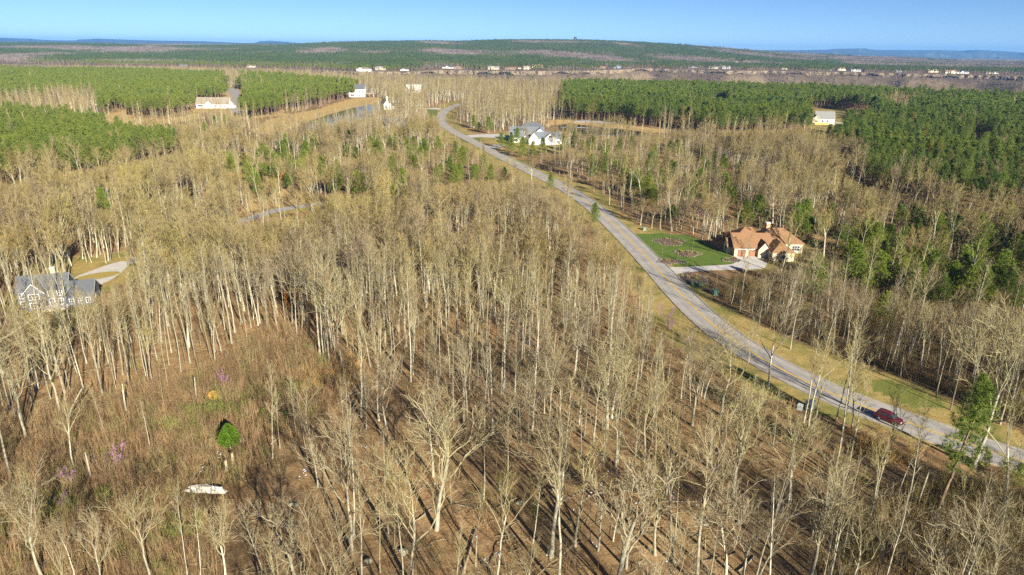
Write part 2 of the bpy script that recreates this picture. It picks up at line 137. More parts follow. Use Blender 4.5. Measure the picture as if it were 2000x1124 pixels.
class MB:
    """collects polygons, builds one mesh"""
    def __init__(s):
        s.v, s.f, s.m = [], [], []
    def poly(s, pts, mat=0):
        b = len(s.v); s.v.extend(tuple(p) for p in pts)
        s.f.append(tuple(range(b, b + len(pts)))); s.m.append(mat)
    def tube(s, pts, rad, n=5, mat=0, cap=False):
        b = len(s.v); k = len(pts)
        for i in range(k):
            d = pts[min(i + 1, k - 1)] - pts[max(i - 1, 0)]
            if d.length < 1e-6: d = Vector((0, 0, 1))
            d.normalize()
            a = d.orthogonal() if i == 0 else (a - d * a.dot(d))
            if a.length < 1e-6: a = d.orthogonal()
            a.normalize(); c = d.cross(a)
            for j in range(n):
                t = 2 * math.pi * j / n
                s.v.append(tuple(pts[i] + (a * math.cos(t) + c * math.sin(t)) * rad[i]))
        for i in range(k - 1):
            for j in range(n):
                q = (j + 1) % n
                s.f.append((b + i * n + j, b + i * n + q, b + (i + 1) * n + q, b + (i + 1) * n + j)); s.m.append(mat)
        if cap:
            s.f.append(tuple(b + (k - 1) * n + j for j in range(n))); s.m.append(mat)
            s.f.append(tuple(b + n - 1 - j for j in range(n))); s.m.append(mat)
    def spike(s, p, q, r, mat=0):
        d = (q - p).normalized(); a = d.orthogonal().normalized(); c = d.cross(a); b = len(s.v)
        for j in range(3):
            t = 2.0944 * j
            s.v.append(tuple(p + (a * math.cos(t) + c * math.sin(t)) * r))
        s.v.append(tuple(q))
        for j in range(3):
            s.f.append((b + j, b + (j + 1) % 3, b + 3)); s.m.append(mat)
    def box(s, x0, x1, y0, y1, z0, z1, mat=0):
        b = len(s.v)
        s.v += [(x0, y0, z0), (x1, y0, z0), (x1, y1, z0), (x0, y1, z0), (x0, y0, z1), (x1, y0, z1), (x1, y1, z1), (x0, y1, z1)]
        for f in ((0, 3, 2, 1), (4, 5, 6, 7), (0, 1, 5, 4), (1, 2, 6, 5), (2, 3, 7, 6), (3, 0, 4, 7)):
            s.f.append(tuple(b + i for i in f)); s.m.append(mat)
    def prism(s, outline, axis, a0, a1, mat=0):
        """outline of (u, z) swept along axis 'x' or 'y'"""
        P3 = (lambda u, z, a: (a, u, z)) if axis == 'x' else (lambda u, z, a: (u, a, z))
        n = len(outline); b = len(s.v)
        s.v += [P3(u, z, a0) for u, z in outline] + [P3(u, z, a1) for u, z in outline]
        s.f.append(tuple(b + i for i in range(n))); s.m.append(mat)
        s.f.append(tuple(b + n + n - 1 - i for i in range(n))); s.m.append(mat)
        for i in range(n):
            j = (i + 1) % n
            s.f.append((b + i, b + j, b + n + j, b + n + i)); s.m.append(mat)
    def mesh(s, name, mats, smooth=False, fix=False):
        me = bpy.data.meshes.new(name)
        me.from_pydata(s.v, [], s.f)
        for m in (mats if isinstance(mats, (list, tuple)) else [mats]): me.materials.append(m)
        if len(me.materials) > 1: me.polygons.foreach_set('material_index', s.m)
        if smooth: me.polygons.foreach_set('use_smooth', [True] * len(me.polygons))
        if fix:
            bm = bmesh.new(); bm.from_mesh(me)
            bmesh.ops.recalc_face_normals(bm, faces=bm.faces); bm.to_mesh(me); bm.free()
        me.update()
        return me
    def obj(s, name, mats, parent=None, smooth=False, fix=False, loc=None):
        return link(name, s.mesh(name, mats, smooth, fix), parent, loc)

# ------------------------------------------------------------------ materials
class NT:
    def __init__(s, name):
        s.mat = bpy.data.materials.new(name); s.mat.use_nodes = True
        s.t = s.mat.node_tree; s.n = s.t.nodes; s.b = s.n['Principled BSDF']
        s.out = s.n['Material Output']
        s.b.inputs['Roughness'].default_value = 0.9
        s.b.inputs['Specular IOR Level'].default_value = 0.15
    def new(s, k, **kw):
        nd = s.n.new(k)
        for a, v in kw.items(): setattr(nd, a, v)
        return nd
    def link(s, a, b): s.t.links.new(a, b)
    def noise(s, scale, detail=4, vec=None, rough=0.6):
        nd = s.new('ShaderNodeTexNoise'); nd.inputs['Scale'].default_value = scale
        nd.inputs['Detail'].default_value = detail; nd.inputs['Roughness'].default_value = rough
        if vec is not None: s.link(vec, nd.inputs['Vector'])
        return nd.outputs['Fac']
    def ramp(s, fac, stops):
        nd = s.new('ShaderNodeValToRGB'); e = nd.color_ramp.elements
        while len(e) < len(stops): e.new(0.5)
        for el, (p, c) in zip(e, stops):
            el.position = p; el.color = (*c, 1) if len(c) == 3 else c
        s.link(fac, nd.inputs[0]); return nd.outputs[0]
    def mix(s, fac, a, b, mode='MIX'):
        nd = s.new('ShaderNodeMix', data_type='RGBA', blend_type=mode)
        for sock, v in ((nd.inputs[0], fac), (nd.inputs[6], a), (nd.inputs[7], b)):
            if hasattr(v, 'links'): s.link(v, sock)
            elif isinstance(v, (int, float)): sock.default_value = v
            else: sock.default_value = (*v, 1)
        return nd.outputs[2]
    def math(s, op, a, b=0.0, clamp=False):
        nd = s.new('ShaderNodeMath', operation=op, use_clamp=clamp)
        for sock, v in ((nd.inputs[0], a), (nd.inputs[1], b)):
            if hasattr(v, 'links'): s.link(v, sock)
            else: sock.default_value = v
        return nd.outputs[0]
    def math_vec(s, v):
        nd = s.new('ShaderNodeVectorMath', operation='ADD'); nd.inputs[1].default_value = (371.0, -218.0, 45.0); s.link(v, nd.inputs[0]); return nd.outputs[0]
    def pos(s): return s.new('ShaderNodeNewGeometry').outputs['Position']
    def color(s, c):
        if hasattr(c, 'links'): s.link(c, s.b.inputs['Base Color'])
        else: s.b.inputs['Base Color'].default_value = (*c, 1)
    def bump(s, h, strength, dist=1.0):
        nd = s.new('ShaderNodeBump'); nd.inputs['Strength'].default_value = strength; nd.inputs['Distance'].default_value = dist
        s.link(h, nd.inputs['Height']); s.link(nd.outputs[0], s.b.inputs['Normal'])
    def translucent(s, c, f):
        tr = s.new('ShaderNodeBsdfTranslucent'); mx = s.new('ShaderNodeMixShader'); mx.inputs[0].default_value = f
        if hasattr(c, 'links'): s.link(c, tr.inputs[0])
        else: tr.inputs[0].default_value = (*c, 1)
        s.link(s.b.outputs[0], mx.inputs[1]); s.link(tr.outputs[0], mx.inputs[2]); s.link(mx.outputs[0], s.out.inputs['Surface'])

def simple(name, c, rough=0.8, var=0.12, scale=1.5, metal=0.0, spec=0.25, bump=0.0):
    m = NT(name)
    f = m.noise(scale, 5, m.pos())
    d = tuple(max(0, x * (1 - var)) for x in c); e = tuple(min(1, x * (1 + var)) for x in c)
    m.color(m.ramp(f, [(0.3, d), (0.7, e)]))
    m.b.inputs['Roughness'].default_value = rough; m.b.inputs['Metallic'].default_value = metal
    m.b.inputs['Specular IOR Level'].default_value = spec
    if bump: m.bump(f, bump, 0.1)
    return m.mat

def tree_mat(name, stops, patch=None, patch2=None, west=None, scale=0.5, transl=0.0, grain=None):
    """colour varies from tree to tree (instance random + where the tree stands) and along the bark"""
    m = NT(name)
    oi = m.new('ShaderNodeObjectInfo')
    base = m.ramp(oi.outputs['Random'], stops)
    if patch:
        pn = m.noise(0.012, 3, oi.outputs['Location'])
        base = m.mix(m.math('MULTIPLY', m.ramp(pn, [(0.46, (0, 0, 0)), (0.62, (1, 1, 1))]), patch[1]), base, patch[0])
    if patch2:
        p2 = m.noise(0.03, 3, m.math_vec(oi.outputs['Location']))
        base = m.mix(m.math('MULTIPLY', m.ramp(p2, [(0.48, (0, 0, 0)), (0.60, (1, 1, 1))]), patch2[1]), base, patch2[0])
    if west:
        sx = m.new('ShaderNodeSeparateXYZ'); m.link(oi.outputs['Location'], sx.inputs[0])
        base = m.mix(m.math('MULTIPLY', m.math('DIVIDE', m.math('SUBTRACT', -90.0, sx.outputs[0]), 150.0, True), 0.38), base, west)
    if grain:
        tc = m.new('ShaderNodeTexCoord').outputs['Object']
        g = m.noise(scale, 4, tc)
        base = m.mix(m.ramp(g, [(0.35, (0, 0, 0)), (0.7, (1, 1, 1))]), base, m.mix(1.0, base, grain, 'MULTIPLY'))
    m.color(base)
    if transl: m.translucent(base, transl)
    return m.mat

BARK = tree_mat('pale_bark', [(0.0, (0.19, 0.165, 0.13)), (0.2, (0.40, 0.375, 0.28)), (0.5, (0.31, 0.29, 0.215)), (0.75, (0.48, 0.455, 0.345)), (1.0, (0.56, 0.53, 0.42))], scale=1.6, grain=(0.55, 0.55, 0.50))
LIMB = tree_mat('limb_bark', [(0.0, (0.24, 0.20, 0.125)), (0.3, (0.38, 0.34, 0.205)), (0.7, (0.32, 0.29, 0.16)), (1.0, (0.45, 0.41, 0.27))], patch2=((0.27, 0.235, 0.19), 0.5), scale=1.0, grain=(0.75, 0.75, 0.68))
TWIG = tree_mat('twig', [(0.0, (0.17, 0.12, 0.060)), (0.25, (0.25, 0.19, 0.072)), (0.5, (0.215, 0.175, 0.068)), (0.75, (0.21, 0.155, 0.09)), (1.0, (0.27, 0.23, 0.075))], patch=((0.265, 0.235, 0.062), 0.40), patch2=((0.235, 0.185, 0.125), 0.50))
STEM = tree_mat('sapling_bark', [(0.0, (0.19, 0.13, 0.072)), (0.4, (0.29, 0.215, 0.11)), (0.8, (0.22, 0.155, 0.10)), (1.0, (0.30, 0.26, 0.12))])
BRUSH = tree_mat('brush_stem', [(0.0, (0.22, 0.145, 0.078)), (0.35, (0.31, 0.205, 0.105)), (0.7, (0.25, 0.18, 0.095)), (0.86, (0.29, 0.23, 0.105)), (1.0, (0.15, 0.175, 0.045))])
PBARK = tree_mat('pine_bark', [(0.0, (0.24, 0.16, 0.10)), (1.0, (0.32, 0.23, 0.15))], scale=2.0, grain=(0.6, 0.6, 0.6))
PINE = tree_mat('pine_needle', [(0.0, (0.105, 0.175, 0.040)), (0.4, (0.155, 0.225, 0.045)), (0.75, (0.20, 0.255, 0.046)), (0.93, (0.12, 0.18, 0.045)), (1.0, (0.26, 0.24, 0.06))], patch=((0.21, 0.25, 0.045), 0.5), west=(0.25, 0.29, 0.05), transl=0.38)
PINE_Y = tree_mat('young_pine_needle', [(0.0, (0.16, 0.235, 0.034)), (0.5, (0.21, 0.28, 0.040)), (1.0, (0.26, 0.30, 0.05))], transl=0.40)
CEDAR = tree_mat('cedar_green', [(0.0, (0.095, 0.175, 0.014)), (1.0, (0.11, 0.19, 0.016))], transl=0.2)
BLOSSOM = tree_mat('redbud_blossom', [(0.0, (0.36, 0.16, 0.37)), (1.0, (0.46, 0.25, 0.47))], transl=0.2)
RUST = tree_mat('dead_beech_leaf', [(0.0, (0.34, 0.15, 0.04)), (1.0, (0.42, 0.21, 0.06))], transl=0.2)
TAWNY = tree_mat('tawny_grass', [(0.0, (0.42, 0.27, 0.09)), (1.0, (0.52, 0.36, 0.14))], transl=0.2)
FBARE = tree_mat('far_bare_twigs', [(0.0, (0.15, 0.12, 0.115)), (0.5, (0.22, 0.175, 0.15)), (1.0, (0.18, 0.15, 0.135))])
FPINE = tree_mat('far_pine', [(0.0, (0.065, 0.115, 0.032)), (0.6, (0.090, 0.140, 0.035)), (1.0, (0.11, 0.155, 0.04))], transl=0.3)

ASPHALT = NT('asphalt')
_p = ASPHALT.pos()
_c = ASPHALT.mix(ASPHALT.ramp(ASPHALT.noise(0.15, 5, _p), [(0.35, (0, 0, 0)), (0.7, (1, 1, 1))]), (0.36, 0.335, 0.31), (0.48, 0.45, 0.415))
_c = ASPHALT.mix(ASPHALT.math('MULTIPLY', ASPHALT.noise(9.0, 3, _p), 0.5), _c, (0.28, 0.265, 0.25))
_at = ASPHALT.new('ShaderNodeAttribute', attribute_name='across'); _ab = ASPHALT.math('ABSOLUTE', _at.outputs['Fac'])
_tr = ASPHALT.ramp(ASPHALT.math('DIVIDE', ASPHALT.math('ADD', _ab, ASPHALT.math('MULTIPLY', ASPHALT.noise(0.4, 3, _p), 0.5)), 4.6), [(0.0, (0.80, 0.80, 0.80)), (0.24, (1, 1, 1)), (0.42, (0.86, 0.86, 0.86)), (0.68, (1.04, 1.04, 1.03)), (0.92, (0.92, 0.90, 0.86)), (1.0, (0.72, 0.66, 0.56))])
_c = ASPHALT.mix(1.0, _c, _tr, 'MULTIPLY')
_vo = ASPHALT.new('ShaderNodeTexVoronoi', feature='DISTANCE_TO_EDGE'); _vo.inputs['Scale'].default_value = 0.16
_wp = ASPHALT.new('ShaderNodeVectorMath', operation='ADD'); ASPHALT.link(_p, _wp.inputs[0]); _nn = ASPHALT.new('ShaderNodeTexNoise'); _nn.inputs['Scale'].default_value = 0.35; ASPHALT.link(_p, _nn.inputs['Vector'])
_sc = ASPHALT.new('ShaderNodeVectorMath', operation='SCALE'); _sc.inputs['Scale'].default_value = 4.0; ASPHALT.link(_nn.outputs['Color'], _sc.inputs[0]); ASPHALT.link(_sc.outputs[0], _wp.inputs[1]); ASPHALT.link(_wp.outputs[0], _vo.inputs['Vector'])
_ck = ASPHALT.ramp(_vo.outputs['Distance'], [(0.0, (1, 1, 1)), (0.014, (0, 0, 0))])
_c = ASPHALT.mix(ASPHALT.math('MULTIPLY', _ck, 0.55), _c, (0.09, 0.085, 0.08))
ASPHALT.color(_c); ASPHALT = ASPHALT.mat
YELLOW = simple('yellow_road_paint', (0.72, 0.46, 0.04), 0.7, 0.18, 3.0)
KERB = simple('kerb_concrete', (0.36, 0.33, 0.29), 0.9, 0.2, 0.8)
CONC = simple('driveway_concrete', (0.52, 0.49, 0.455), 0.9, 0.12, 0.4)
GRAVEL = simple('pale_lane', (0.33, 0.30, 0.28), 0.9, 0.15, 0.6)
SNOW = simple('old_snow', (0.50, 0.53, 0.60), 0.7, 0.06, 4.0)
ROCK = simple('pale_rock', (0.60, 0.57, 0.49), 0.9, 0.5, 1.6, bump=1.0)
STONE = simple('mossy_stone', (0.23, 0.22, 0.15), 0.9, 0.4, 3.0, bump=0.6)
LOGM = simple('weathered_log', (0.29, 0.235, 0.165), 0.9, 0.35, 3.0, bump=0.4)
LOGD = simple('dark_log', (0.16, 0.11, 0.07), 0.9, 0.35, 3.0, bump=0.4)
MULCH = simple('mulch', (0.15, 0.105, 0.075), 0.95, 0.4, 3.0, bump=0.6)
GREENBOX = simple('green_utility_paint', (0.13, 0.24, 0.18), 0.5, 0.05)
GREYBOX = simple('grey_utility_paint', (0.46, 0.48, 0.46), 0.5, 0.05)
REDPAINT = simple('hydrant_red', (0.50, 0.03, 0.02), 0.4, 0.05)
GLASS = simple('window_glass', (0.035, 0.045, 0.055), 0.08, 0.1, 1.0, spec=0.6)
WHITE = simple('white_trim', (0.76, 0.75, 0.72), 0.6, 0.05)

def ground_mat():
    m = NT('forest_floor'); p = m.pos()
    at = m.new('ShaderNodeAttribute', attribute_name='zone'); sp = m.new('ShaderNodeSeparateColor'); m.link(at.outputs['Color'], sp.inputs[0])
    n0 = m.noise(0.035, 4, p); n1 = m.noise(0.35, 6, p, 0.65); n2 = m.noise(2.6, 4, p, 0.7); n3 = m.noise(9.0, 2, p)
    fine = m.math('ADD', m.math('MULTIPLY', n1, 0.45), m.math('ADD', m.math('MULTIPLY', n2, 0.35), m.math('MULTIPLY', n3, 0.2)))
    litter = m.ramp(fine, [(0.38, (0.15, 0.078, 0.032)), (0.47, (0.315, 0.195, 0.092)), (0.55, (0.415, 0.27, 0.132)), (0.65, (0.52, 0.375, 0.205))])
    litter = m.mix(m.ramp(n0, [(0.4, (0, 0, 0)), (0.62, (1, 1, 1))]), litter, m.mix(1.0, litter, (0.62, 0.65, 0.68), 'MULTIPLY'))
    drift = m.noise(0.9, 5, p, 0.75)
    litter = m.mix(m.math('MULTIPLY', m.ramp(drift, [(0.52, (0, 0, 0)), (0.66, (1, 1, 1))]), 0.65), litter, (0.115, 0.075, 0.045))
    brush = m.ramp(fine, [(0.38, (0.095, 0.060, 0.030)), (0.5, (0.20, 0.125, 0.060)), (0.6, (0.28, 0.18, 0.085)), (0.7, (0.19, 0.165, 0.06))])
    brush = m.mix(m.math('MULTIPLY', m.ramp(m.noise(0.09, 4, p), [(0.55, (0, 0, 0)), (0.68, (1, 1, 1))]), 0.7), brush, (0.12, 0.13, 0.03))
    dry = m.ramp(fine, [(0.36, (0.24, 0.175, 0.062)), (0.5, (0.38, 0.285, 0.105)), (0.62, (0.46, 0.35, 0.145)), (0.72, (0.38, 0.24, 0.10))])
    dry = m.mix(m.ramp(m.noise(0.11, 4, p), [(0.45, (0, 0, 0)), (0.62, (1, 1, 1))]), dry, m.ramp(fine, [(0.35, (0.15, 0.155, 0.04)), (0.6, (0.25, 0.235, 0.07))]))
    lawn = m.ramp(fine, [(0.36, (0.11, 0.135, 0.030)), (0.6, (0.20, 0.215, 0.055))])
    sand = m.ramp(fine, [(0.36, (0.36, 0.22, 0.085)), (0.52, (0.50, 0.35, 0.15)), (0.66, (0.60, 0.46, 0.23))])
    edge = m.math('MULTIPLY', m.math('SUBTRACT', n1, 0.5), 0.9)
    def w(ch): return m.ramp(m.math('ADD', ch, edge), [(0.40, (0, 0, 0)), (0.60, (1, 1, 1))])
    c = m.mix(w(sp.outputs[2]), litter, brush)
    c = m.mix(w(sp.outputs[0]), c, dry)
    c = m.mix(w(at.outputs['Alpha']), c, sand)
    c = m.mix(w(sp.outputs[1]), c, lawn)
    sy = m.new('ShaderNodeSeparateXYZ'); m.link(p, sy.inputs[0])
    farw = m.math('DIVIDE', m.math('SUBTRACT', sy.outputs[1], 1150.0), 350.0, True)
    c = m.mix(m.math('MULTIPLY', farw, 0.8), c, m.ramp(m.noise(0.02, 5, p), [(0.4, (0.11, 0.085, 0.066)), (0.6, (0.19, 0.15, 0.10))]))
    m.color(c); m.bump(fine, 0.9, 0.35)
    m.b.inputs['Roughness'].default_value = 1.0; m.b.inputs['Specular IOR Level'].default_value = 0.02
    return m.mat
GROUND = ground_mat()

# ------------------------------------------------------------------ plan helpers
def inside(x, y, poly):
    x = np.asarray(x, float); y = np.asarray(y, float); r = np.zeros(x.shape, bool)
    n = len(poly)
    for i in range(n):
        x0, y0 = poly[i]; x1, y1 = poly[(i + 1) % n]
        if y0 == y1: continue
        c = ((y0 > y) != (y1 > y)) & (x < (x1 - x0) * (y - y0) / (y1 - y0) + x0)
        r ^= c
    return r

def seg_dist(x, y, line):
    d = np.full(np.shape(x), 1e9)
    for (x0, y0), (x1, y1) in zip(line[:-1], line[1:]):
        dx, dy = x1 - x0, y1 - y0; l2 = dx * dx + dy * dy + 1e-9
        t = np.clip(((x - x0) * dx + (y - y0) * dy) / l2, 0, 1)
        d = np.minimum(d, np.hypot(x - x0 - t * dx, y - y0 - t * dy))
    return d

def smooth(a, b, x):
    t = np.clip((np.asarray(x, float) - a) / (b - a), 0, 1); return t * t * (3 - 2 * t)

def table(rows):
    a = np.array(rows, float); return a[:, 0], a[:, 1]

def catmull(pts, per=8):
    out = []; P = [Vector((*p, 0)) for p in pts]
    P = [P[0] * 2 - P[1]] + P + [P[-1] * 2 - P[-2]]
    for i in range(1, len(P) - 2):
        p0, p1, p2, p3 = P[i - 1:i + 3]
        for k in range(per):
            t = k / per
            q = 0.5 * ((2 * p1) + (p2 - p0) * t + (2 * p0 - 5 * p1 + 4 * p2 - p3) * t * t + (3 * p1 - p0 - 3 * p2 + p3) * t ** 3)
            out.append((q.x, q.y))
    out.append((P[-2].x, P[-2].y)); return out

Z = L['P']
road_pts = [(118.0, 70.0), (101.0, 86.0)] + L['road'] + [(-55.0, 930.0), (-20.0, 1000.0)]
# ease the digitised centreline
for _ in range(2):
    road_pts = [road_pts[0]] + [tuple(0.25 * a + 0.5 * b + 0.25 * c for a, b, c in zip(road_pts[i - 1], road_pts[i], road_pts[i + 1])) for i in range(1, len(road_pts) - 1)] + [road_pts[-1]]
ROAD = catmull(road_pts, 6)

ne_a, ne_y = table(L['near_edge']); fe_a, fe_y = table(L['far_edge']); rg_a, rg_z = table(L['ridge'])
rs_noise = np.random.RandomState(5)
_ph = rs_noise.uniform(0, 6.28, (14, 2)); _dr = rs_noise.uniform(0, 6.28, 14)
def waves(x, y, base, k0, k1):
    s = 0
    for i in range(k0, k1):
        w = base * (1.0 + 0.37 * (i - k0)); a = _dr[i]
        s = s + np.sin((x * math.cos(a) + y * math.sin(a)) * w + _ph[i, 0]) / (1 + 0.4 * (i - k0))
    return s / 2.6

def height(x, y):
    x = np.asarray(x, float); y = np.asarray(y, float)
    yy = np.maximum(y, 1.0); a = x / yy
    Ye = np.interp(a, ne_a, ne_y) + 25; Yc = np.interp(a, fe_a, fe_y)
    dr = seg_dist(x, y, road_pts)
    flat = smooth(14, 40, dr)
    for nm in ('yardleft', 'pond_left', 'pond_right', 'brick_yard', 'white_yard', 'lawn', 'side_road'):
        px = np.array(Z[nm]); cx, cy = px.mean(0); rr = np.hypot(px[:, 0] - cx, px[:, 1] - cy).max()
        flat = flat * smooth(rr + 2, rr + 25, np.hypot(x - cx, y - cy))
    h = 0.55 * waves(x, y, 0.09, 0, 7) * flat * (1 - smooth(500, 900, y))
    depth = 115.0
    far = smooth(Yc - 210, Yc - 14, y)
    fall = smooth(Ye, Ye + 170, y)
    wall = -depth * (1 - far) - 4.0 * far
    h = h * (1 - fall) + fall * wall
    cl = smooth(Yc - 6, Yc + 3, y)
    h = h * (1 - cl) + 5.0 * cl
    up = smooth(Yc + 180, 5200, y); Rz = np.interp(a, rg_a, rg_z)
    roll = (4.5 * waves(x, y, 0.0042, 7, 14)) * smooth(Yc + 200, Yc + 900, y)
    h = h + up * (Rz - 5.0) + roll
    h = h - smooth(5400, 8500, y) * (np.maximum(Rz, 0) + 45)
    return h

def H1(x, y): return float(height(np.array([x]), np.array([y]))[0])

# ------------------------------------------------------------------ ground: one sheet out to the horizon
def build_ground():
    NR, NC = 900, 380
    s = 70.0 * (24000 / 70.0) ** (np.arange(NR) / (NR - 1))
    u = np.linspace(-1.25, 1.25, NC)
    Y = np.repeat((s - 120)[:, None], NC, 1); X = s[:, None] * u[None, :] * 0.95
    Zg = height(X.ravel(), Y.ravel())
    v = np.stack([X.ravel(), Y.ravel(), Zg], 1)
    i = np.arange((NR - 1) * NC).reshape(NR - 1, NC)[:, :-1].ravel()
    f = np.stack([i, i + 1, i + NC + 1, i + NC], 1)
    me = bpy.data.meshes.new('ground')
    me.vertices.add(len(v)); me.vertices.foreach_set('co', v.ravel())
    me.loops.add(f.size); me.loops.foreach_set('vertex_index', f.ravel().astype(np.int32))
    me.polygons.add(len(f)); me.polygons.foreach_set('loop_start', np.arange(0, f.size, 4, dtype=np.int32))
    me.polygons.foreach_set('use_smooth', np.ones(len(f), bool))
    x, y = v[:, 0], v[:, 1]
    zc = np.zeros((len(v), 4), np.float32)
    near = y < 1300
    xn, yn = x[near], y[near]
    def add(ch, names, val=1.0):
        for nm in names:
            m = inside(xn, yn, Z[nm]); q = zc[near, ch]; q[m] = np.maximum(q[m], val); zc[near, ch] = q
    add(0, ['verge', 'side_road', 'yardleft', 'brick_yard', 'white_yard', 'small_yard'])
    add(0, ['gap_grass', 'ranch_yard'], 0.7)
    add(1, ['lawn2', 'lawn4', 'lawn5']); add(1, ['lawn3'], 0.62)
    add(2, ['brush', 'thicket', 'rightwood']); add(2, ['dark_gap'])
    add(3, ['bank'], 0.75)
    add(3, ['shore_left', 'shore_right', 'sand_b', 'gap_grass', 'ranch_yard'])
    # pale grass and bare earth along the top of the far bluff
    a = x / np.maximum(y, 1); Yc = np.interp(a, fe_a, fe_y)
    Ye_ = np.interp(a, ne_a, ne_y); zc[(y > Ye_ + 30), 2] = 1.0
    band = (y > Yc - 2) & (y < Yc + 95)
    zc[band, 3] = 0.30; zc[band, 0] = 0.75
    at = me.attributes.new('zone', 'FLOAT_COLOR', 'POINT'); at.data.foreach_set('color', zc.ravel())
    me.materials.append(GROUND); me.update(); me.validate()
    o = link('ground', me); tag(o, 'leaf-littered forest floor with brush, dry grass and far wooded slopes', kind='structure')
    return o
build_ground()

def ribbon(name, line, offs, zs, mat, parent=None):
    """strip along a line: left/right offsets with their heights"""
    mb = MB(); n = len(line); k = len(offs)
    for i in range(n):
        a = Vector((*line[max(i - 1, 0)], 0)); b = Vector((*line[min(i + 1, n - 1)], 0)); d = (b - a).normalized(); nn = Vector((-d.y, d.x, 0))
        for o_, z_ in zip(offs, zs):
            q = Vector((*line[i], z_)) + nn * o_; mb.v.append(tuple(q))
    for i in range(n - 1):
        for j in range(k - 1):
            mb.f.append((i * k + j, i * k + j + 1, (i + 1) * k + j + 1, (i + 1) * k + j)); mb.m.append(0)
    ob = mb.obj(name, mat, parent, fix=True)
    at = ob.data.attributes.new('across', 'FLOAT', 'POINT'); at.data.foreach_set('value', np.array(list(offs) * n, np.float32))
    return ob

road = ribbon('road', ROAD, [4.0, 2.0, 0, -2.0, -4.0], [0.05, 0.08, 0.10, 0.08, 0.05], ASPHALT)
tag(road, 'grey two-lane road curving through the woods', kind='structure')
for s_ in (-1, 1):
    ribbon('kerb', ROAD, [s_ * 3.95, s_ * 4.05, s_ * 4.35, s_ * 4.45], [0.05, 0.17, 0.17, -0.05], KERB, road)
for s_ in (-1, 1):
    ribbon('centre_line', ROAD, [s_ * 0.13 - 0.09, s_ * 0.13 + 0.09], [0.112, 0.112], YELLOW, road)

def sheet(name, poly, z, mat, label=None, kind='structure', parent=None, round_it=True):
    pts = poly
    if round_it:
        n = len(poly); q = []
        for i in range(n):
            p0, p1, p2 = (Vector((*poly[(i + k) % n], 0)) for k in (-1, 0, 1))
            a = p1 + (p0 - p1) * 0.3; b = p1 + (p2 - p1) * 0.3
            for t in (0, 0.33, 0.67, 1): q.append(tuple((a * (1 - t) ** 2 + p1 * 2 * t * (1 - t) + b * t * t).xy))
        pts = q
    bm = bmesh.new(); vs_ = [bm.verts.new((x, y, z)) for x, y in pts]; fc = bm.faces.new(vs_)
    if fc.normal.z < 0: fc.normal_flip()
    bm.normal_update()
    if fc.normal.z < 0: bmesh.ops.reverse_faces(bm, faces=[fc])
    bmesh.ops.triangulate(bm, faces=bm.faces[:])
    me = bpy.data.meshes.new(name); bm.to_mesh(me); bm.free(); me.materials.append(mat)
    o = link(name, me, parent)
    if label: tag(o, label, kind=kind)
    return o

LAWN = NT('mown_lawn'); _p = LAWN.pos()
_f = LAWN.math('ADD', LAWN.math('MULTIPLY', LAWN.noise(0.5, 5, _p), 0.6), LAWN.math('MULTIPLY', LAWN.noise(4.0, 3, _p), 0.4))
LAWN.color(LAWN.ramp(_f, [(0.32, (0.065, 0.115, 0.018)), (0.48, (0.10, 0.160, 0.026)), (0.58, (0.13, 0.175, 0.036)), (0.70, (0.21, 0.195, 0.065))])); LAWN.bump(_f, 0.5, 0.2); LAWN = LAWN.mat
def ragged(poly, amp, step=1.6, seed=2):
    rg = random.Random(seed); out = []
    for (x0, y0), (x1, y1) in zip(poly, poly[1:] + poly[:1]):
        n_ = max(1, int(math.hypot(x1 - x0, y1 - y0) / step))
        out += [(x0 + (x1 - x0) * i / n_ + rg.uniform(-amp, amp), y0 + (y1 - y0) * i / n_ + rg.uniform(-amp, amp)) for i in range(n_)]
    return out
sheet('lawn', ragged(Z['lawn'], 0.5), 0.03, LAWN, 'mown green lawn between the road and the brown-roofed house')
Dv = L['D']
sheet('driveway', Dv['brick_drive'], 0.06, CONC, 'pale concrete driveway from the road to the brown-roofed house')
sheet('driveway', Dv['white_drive'], 0.06, CONC, 'pale driveway to the white gabled house, upper branch')
sheet('driveway', Dv['white_drive2'], 0.06, CONC, 'short pale driveway below the white gabled house')
sheet('driveway', Dv['left_drive'], 0.06, CONC, 'pale looping driveway beside the grey house at the left')
sheet('lane', Dv['left_lane'], 0.054, GRAVEL, 'narrow grey lane running through the bare wood on the left')
sheet('driveway', Dv['ranch_drive'], 0.06, GRAVEL, 'grey lane and parking court beside the long ranch house')
sheet('driveway', Dv['north_drive'], 0.06, CONC, 'thin pale driveway left of the far road bend')
sheet('driveway', Dv['small_drive'], 0.06, CONC, 'pale drive right of the small white house')
ix, iy = L['island']
isl = sheet('grass_island', [(ix + 5.6 * math.cos(t) * 0.9 + 2.6 * math.sin(t) * 0.3, iy + 4.2 * math.sin(t) + 5.0 * math.cos(t) * 0.35) for t in np.linspace(0, 6.283, 20)[:-1]], 0.10, simple('island_grass', (0.36, 0.27, 0.075), 1.0, 0.25, 2.0), 'oval island of tawny grass in the looping driveway', round_it=False)

WATER = NT('pond_water'); WATER.color((0.018, 0.028, 0.030)); WATER.b.inputs['Roughness'].default_value = 0.06; WATER.b.inputs['Specular IOR Level'].default_value = 0.5
WATER.bump(WATER.noise(0.8, 3, WATER.pos()), 0.06, 0.3); WATER = WATER.mat
sheet('pond', Z['pond_left'], 0.05, WATER, 'still pond behind the bare trees, below the left pine stand')
sheet('pond', Z['pond_right'], 0.05, WATER, 'small dark pond right of the white gabled house')

